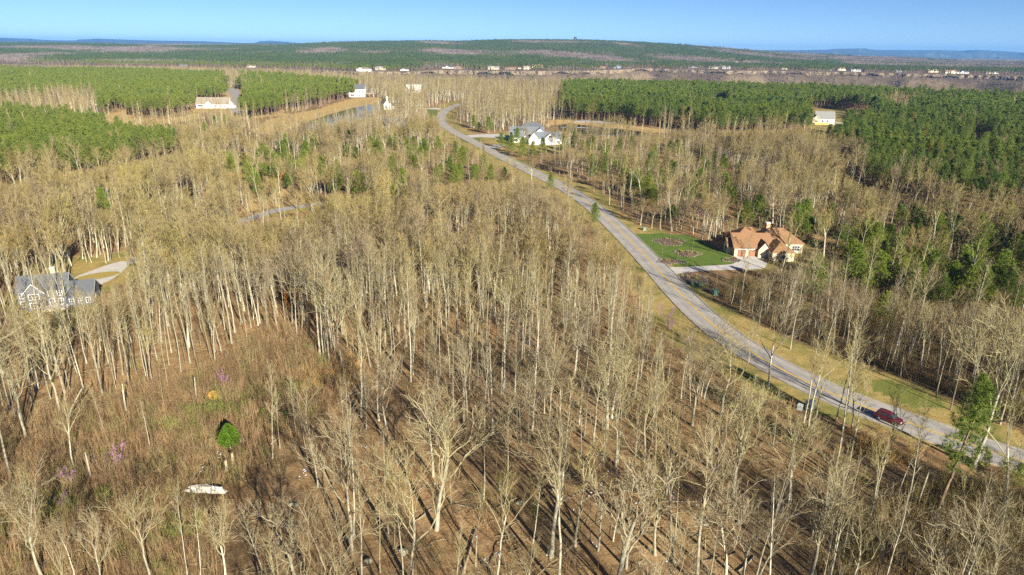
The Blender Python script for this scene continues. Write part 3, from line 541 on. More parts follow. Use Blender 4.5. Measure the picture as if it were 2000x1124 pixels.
# ------------------------------------------------------------------ far bluff cliff and blue mountains
CLIFF = NT('cliff_rock'); _p = CLIFF.pos(); _mp = CLIFF.new('ShaderNodeMapping'); _mp.inputs['Scale'].default_value = (1, 1, 0.25); CLIFF.link(_p, _mp.inputs[0])
CLIFF.color(CLIFF.ramp(CLIFF.noise(0.09, 6, _mp.outputs[0], 0.7), [(0.38, (0.07, 0.055, 0.045)), (0.47, (0.19, 0.15, 0.11)), (0.55, (0.34, 0.26, 0.15)), (0.64, (0.24, 0.21, 0.18))]))
CLIFF = CLIFF.mat
def build_cliff():
    rng = random.Random(3); aa = np.linspace(-0.27, 0.86, 620); mb = MB(); rows = 7; k = len(aa)
    for i, a in enumerate(aa):
        Yc = float(np.interp(a, fe_a, fe_y)); drop = 9 + 5 * math.sin(a * 60) + 4 * math.sin(a * 171)
        for j in range(rows):
            t = j / (rows - 1); y = Yc - 1.5 - 12 * t ** 1.2 - rng.random() * 6 * (0.2 + t) + 3 * math.sin(a * 500)
            mb.v.append((a * y, y, 5.6 - drop * t + (rng.random() - 0.5) * 2 * (t > 0)))
    for i in range(k - 1):
        for j in range(rows - 1):
            mb.f.append((i * rows + j, (i + 1) * rows + j, (i + 1) * rows + j + 1, i * rows + j + 1)); mb.m.append(0)
    tag(mb.obj('cliff', CLIFF), 'broken tan rock cliff along the far rim of the gorge', kind='structure')
build_cliff()
MOUNT = simple('wooded_mountain', (0.075, 0.085, 0.05), 1.0, 0.25, 0.0015, spec=0.0)
for k_, prof in enumerate(L['mount']):
    rng = random.Random(k_); xs = np.linspace(prof[0][0], prof[-1][0], 140); px_, pz_ = table(prof); mb = MB()
    rows = [(-0.22, -60), (-0.12, None), (-0.05, None), (0.0, 1), (0.06, None), (0.2, -60)]
    for x in xs:
        zt = float(np.interp(x, px_, pz_))
        for f_, zz in rows:
            y = 20000 * (1 + f_)
            q = -60 if zz == -60 else (zt if zz == 1 else -40 + (zt + 40) * (0.42 if f_ < -0.1 else 0.8) + rng.uniform(-9, 9))
            mb.v.append((x * (1 + f_), y + rng.uniform(-200, 200), q))
    n = len(rows)
    for i in range(len(xs) - 1):
        for j in range(n - 1):
            mb.f.append((i * n + j, (i + 1) * n + j, (i + 1) * n + j + 1, i * n + j + 1)); mb.m.append(0)
    tag(mb.obj('mountain', MOUNT, smooth=True, fix=True), ('long blue mountain ridge on the left horizon', 'long blue mountain ridge on the right horizon')[k_], kind='structure')

# ------------------------------------------------------------------ trees: kinds are modelled once, 20 m tall, then copied
UP = Vector((0, 0, 1))
def rvec(rng): return Vector((rng.gauss(0, 1), rng.gauss(0, 1), rng.gauss(0, 1)))
def tilt(d, ang, rng):
    a = d.orthogonal().normalized(); a.rotate(Matrix.Rotation(rng.uniform(0, 6.283), 3, d))
    return (d * math.cos(ang) + a * math.sin(ang)).normalized()

def grow(mbs, rng, p, d, Ln, r, lvl, cfg, az=None):
    c = cfg[lvl]; mb = mbs[0] if lvl < c.get('trunk', 1) else mbs[1]
    if lvl == len(cfg) - 1:
        d2 = (d + 0.25 * UP).normalized(); mb.spike(p, p + d2 * Ln, c['r'], c['mat']); return
    ns = c['seg']; pts, rad, dirs = [p.copy()], [r], [d.copy()]
    for i in range(ns):
        d = (d + rvec(rng) * c['wig'] + UP * c['trop']).normalized()
        p = p + d * (Ln / ns); pts.append(p.copy()); dirs.append(d.copy())
        t = (i + 1) / ns; rad.append(max(r * (1 - t * (1 - c['end'])), c.get('rmin', 0.006)))
    if lvl == 0: rad[0] = r * 1.35
    mb.tube(pts, rad, c['sides'], c['mat'])
    nx = cfg[lvl + 1]; n = c['kids']; ga = rng.uniform(0, 6.28)
    for k in range(n):
        t = c['from'] + (1 - c['from']) * (k + rng.random()) / n
        if c.get('fork') and k >= n - c['fork']: t = 1.0
        f = min(t * ns, ns - 1e-4); i = int(f); f -= i
        q = pts[i].lerp(pts[i + 1], f); rr = rad[i] + (rad[i + 1] - rad[i]) * f
        dd = dirs[i + 1]; a0, a1 = c['ang']; ang = R(rng.uniform(a0, a1)) * (1.0 if t < 0.97 else 0.6)
        ga += 2.4
        ax = dd.orthogonal().normalized(); ax.rotate(Matrix.Rotation(ga + rng.uniform(-0.5, 0.5), 3, dd))
        cd = (dd * math.cos(ang) + ax * math.sin(ang)).normalized()
        tt = (t - c['from']) / (1 - c['from'] + 1e-6)
        ln = Ln * c['ratio'] * rng.uniform(0.65, 1.2) * (1.0 - c['short'] * tt) * (c.get('low', 1.0) + (1 - c.get('low', 1.0)) * min(1, tt * 3))
        grow(mbs, rng, q, cd, ln, min(rr * c.get('thin', 0.6), rr * 0.9), lvl + 1, cfg)

def cfg_tall(k1=16, k2=6, k3=4, tw=0.0105, s=6):
    return [dict(seg=10, wig=0.028, trop=0.06, end=0.12, sides=s, mat=0, kids=k1, ang=(22, 48), ratio=0.18, short=0.55, thin=0.55, low=0.6, **{'from': 0.46}),
            dict(seg=5, wig=0.15, trop=0.16, end=0.3, sides=4 if s > 4 else 3, mat=0, rmin=0.014, kids=k2, ang=(20, 46), ratio=0.5, short=0.35, thin=0.62, **{'from': 0.22}),
            dict(seg=2, wig=0.2, trop=0.12, end=0.5, sides=3, mat=0 if s > 4 else 1, rmin=0.013, kids=k3, ang=(15, 42), ratio=0.85, short=0.2, **{'from': 0.2}),
            dict(r=tw, mat=1)]
def cfg_fork(k1=6, k2=8, k3=5, k4=4, tw=0.0105, s=6):
    return [dict(seg=6, wig=0.05, trop=0.04, end=0.55, sides=s, mat=0, kids=k1, ang=(16, 38), ratio=0.85, short=0.2, thin=0.62, fork=3, **{'from': 0.72}),
            dict(trunk=1, seg=7, wig=0.13, trop=0.06, end=0.22, sides=max(4, s - 2), mat=0, rmin=0.02, kids=k2, ang=(20, 44), ratio=0.38, short=0.5, thin=0.5, **{'from': 0.25}),
            dict(seg=4, wig=0.2, trop=0.08, end=0.35, sides=3, mat=0 if s > 4 else 1, rmin=0.016, kids=k3, ang=(18, 42), ratio=0.55, short=0.3, **{'from': 0.2}),
            dict(seg=2, wig=0.15, trop=0.08, end=0.4, sides=3, mat=1, kids=k4, ang=(15, 40), ratio=0.8, short=0.2, **{'from': 0.2}),
            dict(r=tw, mat=1)]
def cfg_oak(k0=7, k1=8, k2=6, k3=4, tw=0.0105, s=7, spread=(24, 54), bole=0.55):
    return [dict(seg=6, wig=0.06, trop=0.03, end=0.5, sides=s, mat=0, kids=k0, ang=spread, ratio=0.95, short=0.15, thin=0.6, fork=3, **{'from': bole}),
            dict(seg=9, wig=0.2, trop=0.13, end=0.24, sides=5, mat=0, rmin=0.03, kids=k1, ang=(22, 48), ratio=0.5, short=0.4, thin=0.58, **{'from': 0.28}),
            dict(seg=6, wig=0.22, trop=0.12, end=0.28, sides=4, mat=0, rmin=0.02, kids=k2, ang=(20, 46), ratio=0.52, short=0.3, thin=0.6, **{'from': 0.25}),
            dict(seg=3, wig=0.22, trop=0.08, end=0.45, sides=3, mat=0 if s > 4 else 1, rmin=0.013, kids=k3, ang=(18, 44), ratio=0.75, short=0.2, **{'from': 0.2}),
            dict(r=tw, mat=1)]

KINDS = {}
def make_bare(key, seed, cfg, L0, r0, lean=0.03, mats=None, look='', h=20.0):
    rng = random.Random(seed); a, b = MB(), MB()
    grow((a, b), rng, Vector((0, 0, -0.3)), Vector((rng.uniform(-lean, lean), rng.uniform(-lean, lean), 1)).normalized(), L0, r0, 0, cfg)
    top = max(v[2] for v in a.v + b.v); s = h / top
    for m_ in (a, b): m_.v = [(x * s, y * s, z * s) for x, y, z in m_.v]
    mats = mats or (BARK, LIMB, TWIG)
    full = MB(); full.v = a.v + b.v; n = len(a.v)
    full.f = a.f + [tuple(i + n for i in f) for f in b.f]; full.m = a.m + [1 + q for q in b.m]
    KINDS[key] = dict(trunk=a.mesh(key + '_trunk', [mats[0]], True), crown=b.mesh(key + '_crown', [mats[1], mats[2]], False), full=full.mesh(key, list(mats)), look=look, h=h, tris=sum(len(f) - 2 for f in full.f))

for i in range(6):
    make_bare('tall%d' % i, 100 + i, cfg_tall(k1=14 + 2 * (i % 3)), 19, (0.13, 0.155, 0.185, 0.135, 0.16, 0.12)[i], look=('slim straight', 'straight', 'stout straight', 'narrow-crowned', 'high-crowned', 'slender')[i])
for i in range(3):
    make_bare('fork%d' % i, 200 + i, cfg_fork(), 10.5, (0.165, 0.19, 0.155)[i], 0.05, look=('high-forking', 'forked', 'vase-shaped')[i])
make_bare('oak0', 300, cfg_oak(), 7.2, 0.21, 0.10, look='broad spreading')
make_bare('oak1', 305, cfg_oak(k0=6, spread=(16, 38), bole=0.6), 8.5, 0.20, 0.06, look='upright-limbed')
make_bare('oak2', 311, cfg_oak(k0=8, spread=(20, 58), bole=0.32), 5.6, 0.20, 0.05, look='low-forked spreading')
make_bare('oak3', 317, cfg_oak(k0=7, spread=(28, 58), bole=0.5), 7.5, 0.19, 0.08, look='crooked')
for i in range(3):
    make_bare('thin%d' % i, 400 + i, cfg_tall(k1=10, k2=5, k3=4, tw=0.011, s=5), 19, 0.13, 0.06, h=20, mats=(LIMB, LIMB, TWIG), look='thin')
for i in range(3):   # saplings, 6 m
    make_bare('sap%d' % i, 450 + i, cfg_tall(k1=9, k2=4, k3=3, tw=0.012, s=4), 19, 0.16, 0.08, h=6, mats=(STEM, STEM, STEM), look=('thin', 'wispy', 'leaning')[i])
# farther copies of the same kinds: fewer, thicker twigs
for i in range(4): make_bare('midtall%d' % i, 500 + i, cfg_tall(k1=14, k2=6, k3=5, tw=0.024, s=4), 19, 0.17, look='')
for i in range(2): make_bare('midfork%d' % i, 520 + i, cfg_fork(k1=5, k2=6, k3=5, k4=4, tw=0.026, s=4), 10.5, 0.20, 0.05)
for i in range(2): make_bare('midoak%d' % i, 530 + i, cfg_oak(k0=6, k1=5, k2=4, k3=4, tw=0.028, s=4), 8.5, 0.24, 0.05)
for i in range(2): make_bare('midbroad%d' % i, 540 + i, cfg_fork(k1=6, k2=7, k3=6, k4=5, tw=0.024, s=4), 8.0, 0.20, 0.05)
def cfg_far():
    return [dict(seg=4, wig=0.02, trop=0.06, end=0.2, sides=3, mat=0, kids=12, ang=(22, 50), ratio=0.20, short=0.5, thin=0.5, **{'from': 0.42}),
            dict(seg=1, wig=0.1, trop=0.15, end=0.4, sides=3, mat=1, kids=7, ang=(20, 55), ratio=0.6, short=0.2, **{'from': 0.15}), dict(r=0.06, mat=1)]
for i in range(4): make_bare('far%d' % i, 560 + i, cfg_far(), 19, 0.24)
def cfg_gorge():
    q = cfg_far(); q[0]['kids'] = 9; q[1]['kids'] = 7; q[2]['r'] = 0.14; q[0]['ratio'] = 0.24; return q
for i in range(3): make_bare('gorge%d' % i, 580 + i, cfg_gorge(), 19, 0.3, mats=(FBARE, FBARE, FBARE))

def make_pine(key, seed, bole, nb, nt, nn, nl, nw, rad, mats=(PBARK, PINE), h=20.0, r0=0.16, shape=1.0, look=''):
    rng = random.Random(seed); a, b = MB(), MB()
    pts = [Vector((0, 0, -0.3))]; d = UP.copy()
    for i in range(8):
        d = (d + rvec(rng) * 0.02 + UP * 0.1).normalized(); pts.append(pts[-1] + d * (h * 0.98 + 0.3) / 8)
    a.tube(pts, [r0 * (1 - 0.85 * i / 8) for i in range(9)], 5, 0)
    ga = 0
    for k in range(nb):
        t = bole + (1 - bole) * ((k + rng.random()) / nb) ** 0.9
        f = min(t, 0.999) * 8; i = int(f); q = pts[i].lerp(pts[i + 1], f - i); ga += 2.4 + rng.uniform(-0.4, 0.4)
        u = (t - bole) / (1 - bole)
        prof = (min(1, u * 5 + 0.45)) * (1 - u ** 1.3) ** 0.8 * shape + 0.12
        ln = rad * prof * rng.uniform(0.7, 1.2)
        el = R(rng.uniform(5, 30) + 30 * u)
        bd = Vector((math.cos(ga) * math.cos(el), math.sin(ga) * math.cos(el), math.sin(el)))
        e = q + bd * ln
        if ln > 0.5: b.tube([q, q.lerp(e, 0.55) + Vector((0, 0, -0.05 * ln)), e], [0.035, 0.022, 0.01], 3, 0)
        for m_ in range(nt):
            w = 0.25 + 0.75 * (m_ + rng.random()) / nt
            c = q.lerp(e, w) + rvec(rng) * 0.16 * ln
            td = (bd + rvec(rng) * 0.5 + UP * 0.35).normalized()
            for _ in range(nn):
                nd = (td * 0.7 + rvec(rng) * 0.62).normalized(); sd_ = nd.orthogonal().normalized(); sd_.rotate(Matrix.Rotation(rng.uniform(0, 6.28), 3, nd))
                l_ = nl * rng.uniform(0.7, 1.2)
                b.poly([c - sd_ * nw * 0.5, c + sd_ * nw * 0.5, c + nd * l_], 1)
    full = MB(); full.v = a.v + b.v; n = len(a.v); full.f = a.f + [tuple(i + n for i in f) for f in b.f]; full.m = a.m + b.m
    KINDS[key] = dict(trunk=a.mesh(key + '_trunk', [mats[0]], True), crown=b.mesh(key + '_crown', list(mats)), full=full.mesh(key, list(mats)), look=look, h=h, tris=sum(len(f) - 2 for f in full.f))

for i in range(3): make_pine('pine%d' % i, 600 + i, (0.5, 0.42, 0.55)[i], 48, 8, 9, 0.60, 0.10, (3.2, 3.5, 3.0)[i], look=('narrow', 'full', 'flat-topped')[i])
for i in range(3): make_pine('midpine%d' % i, 620 + i, (0.48, 0.42, 0.52)[i], 36, 5, 6, 1.0, 0.22, (3.3, 3.6, 3.1)[i], r0=0.18)
for i in range(3): make_pine('farpine%d' % i, 640 + i, (0.45, 0.4, 0.5)[i], 22, 3, 5, 1.7, 0.6, 3.3, r0=0.2)
for i in range(3): make_pine('ypine%d' % i, 660 + i, (0.12, 0.2, 0.08)[i], 74, 9, 9, 1.05, 0.22, (6.6, 6.0, 7.2)[i], mats=(PBARK, PINE_Y), look=('bushy', 'open', 'broad')[i])
make_pine('feather', 671, 0.42, 46, 8, 11, 0.75, 0.08, 2.7, mats=(PBARK, PINE), h=20, r0=0.24)

def shrub_mesh(key, seed, n, hh, spread, mat, tw=0.012, lean=0.35):
    rng = random.Random(seed); b = MB()
    for k in range(n):
        p = Vector((rng.gauss(0, spread), rng.gauss(0, spread), -0.1)); d = (UP + rvec(rng) * lean * 0.5).normalized(); l_ = hh * rng.uniform(0.5, 1.1)
        m_ = p + d * l_ * 0.5; e = m_ + (d + rvec(rng) * 0.18).normalized() * l_ * 0.5
        b.tube([p, m_, e], [tw * 1.3, tw, tw * 0.4], 3)
        for _ in range(5):
            q = p.lerp(m_, rng.uniform(0.5, 1)) if rng.random() < 0.4 else m_.lerp(e, rng.random())
            b.spike(q, q + (d + rvec(rng) * 0.45 + UP * 0.2).normalized() * l_ * rng.uniform(0.2, 0.4), tw * 0.8)
    KINDS[key] = dict(full=b.mesh(key, [mat]), h=hh)
for i in range(3): shrub_mesh('brush%d' % i, 700 + i, (22, 16, 26)[i], (2.6, 3.4, 1.9)[i], 0.55, BRUSH)
for i in range(2): shrub_mesh('thicket%d' % i, 720 + i, 20, 4.0, 0.7, TWIG, 0.016, 0.6)
shrub_mesh('olive', 735, 26, 1.9, 0.6, simple('olive_brush', (0.17, 0.185, 0.045), 0.9, 0.25, 0.4), 0.022, 0.6)
shrub_mesh('tawny', 730, 40, 1.3, 0.3, TAWNY, 0.016, 0.5)

# forest patches for the far side of the gorge (about 55 m across)
def patch_mesh(key, seed, pine_share):
    rng = random.Random(seed); b = MB()
    for k in range(46):
        x, y = rng.uniform(-30, 30), rng.uniform(-30, 30); hh = rng.uniform(12, 19)
        if rng.random() < pine_share:
            b.spike(Vector((x, y, 0)), Vector((x, y, hh)), 0.35, 1)
            for _ in range(22):
                z = hh * rng.uniform(0.42, 1.0); rr = 3.2 * (1.12 - z / hh); t = rng.uniform(0, 6.28)
                c = Vector((x + math.cos(t) * rr * 0.5, y + math.sin(t) * rr * 0.5, z)); nd = Vector((math.cos(t), math.sin(t), rng.uniform(0.0, 0.9))).normalized(); sd_ = tilt(nd, 1.57, rng)
                b.poly([c - sd_ * 0.9, c + sd_ * 0.9, c + nd * 1.9], 0)
        else:
            b.spike(Vector((x, y, 0)), Vector((x, y, hh)), 0.22, 2)
            for _ in range(16):
                z = hh * rng.uniform(0.35, 0.75); t = rng.uniform(0, 6.28); p = Vector((x, y, z))
                b.spike(p, p + Vector((math.cos(t) * 2.8, math.sin(t) * 2.8, rng.uniform(2.5, 5))), 0.14, 2)
    KINDS[key] = dict(full=b.mesh(key, [FPINE, PBARK, FBARE]), h=18)
for i in range(3): patch_mesh('ppatch%d' % i, 800 + i, 0.93)
for i in range(3): patch_mesh('bpatch%d' % i, 810 + i, 0.06)
for i in range(2): patch_mesh('mpatch%d' % i, 820 + i, 0.45)

# ------------------------------------------------------------------ scatter of uncountable growth: one object each, geometry nodes
def scatter(name, label, keys, pts, rz, scl, idx, lean=None):
    kinds = bpy.data.collections.new(name + '_kinds')
    for i, k in enumerate(keys):
        kinds.objects.link(bpy.data.objects.new('%03d_%s' % (i, k), KINDS[k]['full']))
    n = len(pts); me = bpy.data.meshes.new(name)
    me.vertices.add(n); me.vertices.foreach_set('co', np.asarray(pts, np.float32).ravel())
    rot = np.zeros((n, 3), np.float32); rot[:, 2] = rz
    if lean is not None: rot[:, :2] = lean
    a = me.attributes.new('rot', 'FLOAT_VECTOR', 'POINT'); a.data.foreach_set('vector', rot.ravel())
    a = me.attributes.new('scl', 'FLOAT', 'POINT'); a.data.foreach_set('value', np.asarray(scl, np.float32))
    a = me.attributes.new('kind', 'INT', 'POINT'); a.data.foreach_set('value', np.asarray(idx, np.int32))
    o = link(name, me); tag(o, label, kind='stuff')
    ng = bpy.data.node_groups.new(name, 'GeometryNodeTree')
    ng.interface.new_socket('Geometry', in_out='INPUT', socket_type='NodeSocketGeometry')
    ng.interface.new_socket('Geometry', in_out='OUTPUT', socket_type='NodeSocketGeometry')
    N = ng.nodes; gi = N.new('NodeGroupInput'); go = N.new('NodeGroupOutput')
    ip = N.new('GeometryNodeInstanceOnPoints'); ci = N.new('GeometryNodeCollectionInfo')
    ci.inputs['Collection'].default_value = kinds; ci.inputs['Separate Children'].default_value = True; ci.inputs['Reset Children'].default_value = True
    ip.inputs['Pick Instance'].default_value = True
    def attr(nm, tp):
        q = N.new('GeometryNodeInputNamedAttribute'); q.data_type = tp; q.inputs['Name'].default_value = nm; return q.outputs['Attribute']
    lk = ng.links.new
    lk(gi.outputs[0], ip.inputs['Points']); lk(ci.outputs[0], ip.inputs['Instance'])
    lk(attr('kind', 'INT'), ip.inputs['Instance Index']); lk(attr('rot', 'FLOAT_VECTOR'), ip.inputs['Rotation']); lk(attr('scl', 'FLOAT'), ip.inputs['Scale'])
    lk(ip.outputs[0], go.inputs[0])
    md = o.modifiers.new('scatter', 'NODES'); md.node_group = ng
    return o

# ------------------------------------------------------------------ where things grow
rs = np.random.RandomState(11)
def jitter(x0, x1, y0, y1, cell, amt=1.25):
    gx, gy = np.meshgrid(np.arange(x0, x1, cell), np.arange(y0, y1, cell))
    return gx.ravel() + rs.uniform(-amt, amt, gx.size) * cell * 0.5, gy.ravel() + rs.uniform(-amt, amt, gx.size) * cell * 0.5

CM = np.array(cam.matrix_world.inverted())
FPX = 23.886 / 36.0 * 2.0
def in_view(x, y, z, mx=0.04, my=0.04):
    p = np.stack([x, y, z, np.ones_like(x)], 0); c = CM @ p; d = -c[2]
    u = FPX * c[0] / d; v = FPX * c[1] / d * (1024 / 575.0)
    return (d > 1) & (np.abs(u) < 1 + mx) & (np.abs(v) < 1 + my)

def shape_mask(x, y, names):
    m = np.zeros(x.shape, bool)
    for nm in names: m |= inside(x, y, Z[nm])
    return m

HOUSE_SPOTS = [(86, 219, 17), (16, 512, 24), (-119, 168, 10.5), (-331, 768, 26), (-215, 965, 20), (-139, 770, 12), (-150, 1066, 16), (296, 663, 16), (-268, 765, 10), (-470, 790, 12), (-105, 600, 14), (68, 111, 0)]
def house_free(x, y, extra=0.0):
    m = np.ones(x.shape, bool)
    for hx, hy, hr in HOUSE_SPOTS: m &= np.hypot(x - hx, y - hy) > hr + extra
    return m
def sight_free(x, y):
    """glades in front of the houses, where the photograph looks in on them"""
    m = np.zeros(x.shape, bool)
    for (hx, hy, w, ln, d) in ((86, 212, 17, 45, 0.75), (18, 500, 22, 55, 0.6), (-331, 762, 26, 60, 0.9), (-215, 960, 18, 90, 0.85), (-139, 766, 9, 60, 0.7), (-150, 1060, 18, 100, 0.6), (296, 655, 16, 60, 0.95), (74, 111, 6, 16, 0.7), (-190, 720, 40, 90, 0.45)):
        t = (hy - y) / ln; cx = hx * y / hy
        m |= (t > -0.1) & (t < 1) & (np.abs(x - cx) < w) & (rs.uniform(0, 1, x.shape) < d)
    return ~m

OPEN = ['lawn', 'lawn2', 'lawn4', 'lawn5', 'pond_left', 'pond_right', 'shore_left', 'shore_right', 'gap_grass', 'ranch_yard', 'sand_b', 'side_road', 'small_yard', 'dark_gap']
PINES = ['pineA1', 'pineA2', 'pineB', 'pineC']
drive_polys = list(Dv.values())
def clear_of_paving(x, y, w=6.5):
    m = seg_dist(x, y, road_pts) > w
    for pl in drive_polys: m &= ~inside(x, y, pl)
    return m
def on_plateau(x, y):
    a = x / np.maximum(y, 1); return y < np.interp(a, ne_a, ne_y) + 30

heroes = L['heroes']
hx_ = np.array([h[0] for h in heroes]); hy_ = np.array([h[1] for h in heroes])

# pines ------------------------------------------------
x, y = jitter(-1400, 1100, 220, 1700, 5.3)
wx_, wy_ = x + 12 * waves(x, y, 0.045, 0, 7), y + 22 * waves(x, y, 0.036, 5, 12)
k = shape_mask(wx_, wy_, PINES) & ~shape_mask(wx_, wy_, ['bareinA', 'bareinC', 'hole1', 'hole2', 'dark_gap', 'ranch_yard', 'gap_grass', 'small_yard', 'pond_left', 'pond_right', 'shore_right']) & clear_of_paving(x, y) & house_free(x, y, 3) & on_plateau(x, y)
k &= (np.abs(x) < 0.86 * (y + 60)) & (rs.uniform(0, 1, x.shape) > np.where(waves(x, y, 0.05, 5, 12) > 0.75, 0.6, 0.07))
pine_x, pine_y = x[k], y[k]
pine_h = rs.normal(18.8, 1.7, pine_x.size) + 1.3 * waves(pine_x, pine_y, 0.03, 1, 7) - 1.5 * (pine_x < -300)
# bare woodland ----------------------------------------
def bare_cells(cell, y0, y1):
    x, y = jitter(-1.0 * (y1 + 80), 1.0 * (y1 + 80), y0, y1, cell)
    k = (np.abs(x) < 0.84 * (y + 75))
    for px2, py2 in L['lone_pines']: k &= np.hypot(x - px2, y - py2) > 2.6
    k &= ~shape_mask(x, y, OPEN) & clear_of_paving(x, y, 7.0) & house_free(x, y, 0) & on_plateau(x, y) & sight_free(x, y)
    wx_, wy_ = x + 12 * waves(x, y, 0.045, 0, 7), y + 22 * waves(x, y, 0.036, 5, 12)
    p = shape_mask(wx_, wy_, PINES) & ~shape_mask(wx_, wy_, ['bareinA', 'bareinC'])
    k &= ~(p & (rs.uniform(0, 1, x.shape) > 0.035))
    k &= ~(shape_mask(x, y, ['hole1', 'hole2']))
    v = shape_mask(x, y, ['verge', 'brick_yard', 'white_yard']); k &= ~(v & (rs.uniform(0, 1, x.shape) > 0.10)); k &= ~(inside(x, y, Z['yardleft']) & (rs.uniform(0, 1, x.shape) > 0.85))
    b = inside(x, y, Z['brush']); k &= ~(b & (rs.uniform(0, 1, x.shape) > 0.05))
    f = inside(x, y, Z['front']); k &= ~(f & (rs.uniform(0, 1, x.shape) > 0.10))
    r_ = inside(x, y, Z['rightfront']); k &= ~(r_ & (rs.uniform(0, 1, x.shape) > 0.42))
    k &= ~((y < 68) & (rs.uniform(0, 1, x.shape) > np.where(x < 12, 0.10, 0.30)))
    k &= rs.uniform(0, 1, x.shape) < 0.80 + 0.55 * waves(x, y, 0.045, 2, 9)
    k &= np.min(np.hypot(x[:, None] - hx_[None], y[:, None] - hy_[None]), 1) > 2.2 if x.size < 60000 else k
    return x[k], y[k]
bx0, by0 = bare_cells(3.6, 22, 240)
bx1, by1 = bare_cells(4.3, 240, 520)
bx2, by2 = bare_cells(5.8, 520, 1700)
bx = np.concatenate([bx0, bx1, bx2]); by = np.concatenate([by0, by1, by2])
bh = np.clip(rs.normal(19, 3.2, bx.size), 9, 26)
bh[inside(bx, by, Z['brush'])] *= 0.55
# the car and the road by it lie in full sun: no trees on the sunward side throwing shade there
SX, SY = -math.sin(SUN_AZ) / math.tan(SUN_ELEV), -math.cos(SUN_AZ) / math.tan(SUN_ELEV)
keep = np.ones(bx.size, bool)
for t_ in np.linspace(0.0, 1.0, 16):
    qx, qy = bx + SX * bh * t_, by + SY * bh * t_
    keep &= ~(np.hypot(qx - 70.6, qy - 111.6) < 4.5)
    keep &= ~((seg_dist(qx, qy, road_pts) < 4) & (qy < 175) & (rs.uniform(0, 1, bx.size) < 0.10))
bx, by, bh = bx[keep], by[keep], bh[keep]
bh += 2.2 * waves(bx, by, 0.03, 4, 11)

for nm_, n_ in (('mixL', 46), ('mixR1', 34), ('mixR2', 50)):
    pl_ = np.array(Z[nm_]); c_ = 0
    while c_ < n_:
        q_ = rs.uniform(pl_.min(0), pl_.max(0))
        if inside(q_[:1], q_[1:], Z[nm_])[0] and waves(q_[:1], q_[1:], 0.05, 3, 10)[0] > -0.35: L['lone_pines'].append((float(q_[0]), float(q_[1]))); c_ += 1
lone_h = rs.uniform(7.5, 13.5, len(L['lone_pines']))
# the photograph looks down on these over the trees in front of them: trees there are younger and lower
TG = []
def target(pts, z, share):
    for p in pts: TG.append((p[0] / p[1], p[1], z, share))
def along(line, step=2.5):
    out = []
    for (x0, y0), (x1, y1) in zip(line[:-1], line[1:]):
        n_ = max(1, int(math.hypot(x1 - x0, y1 - y0) / step))
        out += [(x0 + (x1 - x0) * i / n_, y0 + (y1 - y0) * i / n_) for i in range(n_)]
    return out
def ring(nm): return along(nm + nm[:1])
rl_ = [p for p in along(ROAD, 2.5) if 96 < p[1] < 860]
target([(px - 2.6, py - 2.6) for px, py in rl_ if py < 170], 0, 0.07); target([(px - 3.4, py - 1.0) for px, py in rl_ if py >= 170], 0, 0.06); target(rl_, 0, 0.06)
target(ring(Z['lawn']), 0, 0.10); target(ring(Dv['brick_drive']), 0, 0.15); target([(x_, 213.0) for x_ in np.arange(74, 99, 0.8)], 0.6, 0.13)
target(ring(Dv['left_drive']), 0, 0.12);
target(ring(Z['side_road']), 0, 0.12)
target(ring(Z['pond_left']), 0, 0.8); target(ring(Z['shore_left']), 0, 0.3); target(ring(Z['shore_right']), 0, 0.25); target(ring(Z['pond_right']), 0, 0.4)
target(along(Z['pineB'][:6]), 2, 0.2); target(along(Z['pineA1'][3:11]), 2, 0.2); target(along(Z['pineA2'][:6]), 9, 0.2); target(along(Z['pineC'][:6]), 2, 0.25); target(along(Z['pineC'][5:14]), 7, 0.15)
target([(x_, 758.0) for x_ in np.arange(-350, -262, 2)], 1, 0.1); target(ring(Dv['ranch_drive']), 0, 0.2); target(ring(Z['gap_grass']), 0, 0.2)
target([(x_, 491.0) for x_ in np.arange(-5, 38, 1)], 2.5, 0.22); target(ring(Z['white_yard']), 0, 0.3); target([(x_, 652.0) for x_ in np.arange(282, 306, 1)], 0, 0.04); target(ring(Z['small_yard']), 0, 0.3)
target([(x_, 955.0) for x_ in np.arange(-230, -188, 2)], 1, 0.3); target([(x_, 764.0) for x_ in np.arange(-146, -128, 1)], 4, 0.5); target([(x_, 1060.0) for x_ in np.arange(-166, -138, 1)], 3, 0.85); target([(x_, 590.0) for x_ in np.arange(-112, -92, 1)], 3, 0.45)
target([(x_, 99.0) for x_ in np.arange(-50, -45, 0.5)], 0.3, 0.0); target([(x_, 88.0) for x_ in np.arange(-48, -40, 0.5)], 0, 0.0); target([(x_, 109.0) for x_ in np.arange(67, 75, 0.5)], 0.2, 0.0)
for (rx2, ry2), rh2 in L['redbuds'][:6]: target([(rx2 + d_, ry2) for d_ in (-1, 0, 1)], 1.0, 0.0)
target([(-58, 117.5)], 0.3, 0.0); target([(x_, 128.0) for x_ in np.arange(-44, -33, 0.7)], 0.2, 0.05)
for (px2, py2), h2 in zip(L['lone_pines'], lone_h): target([(px2 + d_, py2 - 1) for d_ in (-2.4, -1.2, 0, 1.2, 2.4)], 0.36 * h2, 0.12)
TG = np.array(TG)
def cap_heights(x, y, h, lo=3.5):
    h = h.copy(); u = rs.uniform(0, 1, x.size); a = x / y
    for c0 in range(0, x.size, 4000):
        s_ = slice(c0, c0 + 4000); A = a[s_, None]; Yt = y[s_, None]
        m = (np.abs(TG[None, :, 0] - A) < (0.8 + 0.05 * h[s_, None]) / Yt) & (TG[None, :, 1] > Yt + 1.0) & (u[s_, None] > TG[None, :, 3])
        hm = np.where(m, CAM_H - (CAM_H - TG[None, :, 2]) * Yt / TG[None, :, 1], 99).min(1)
        h[s_] = np.minimum(h[s_], hm * 0.96)
    return h
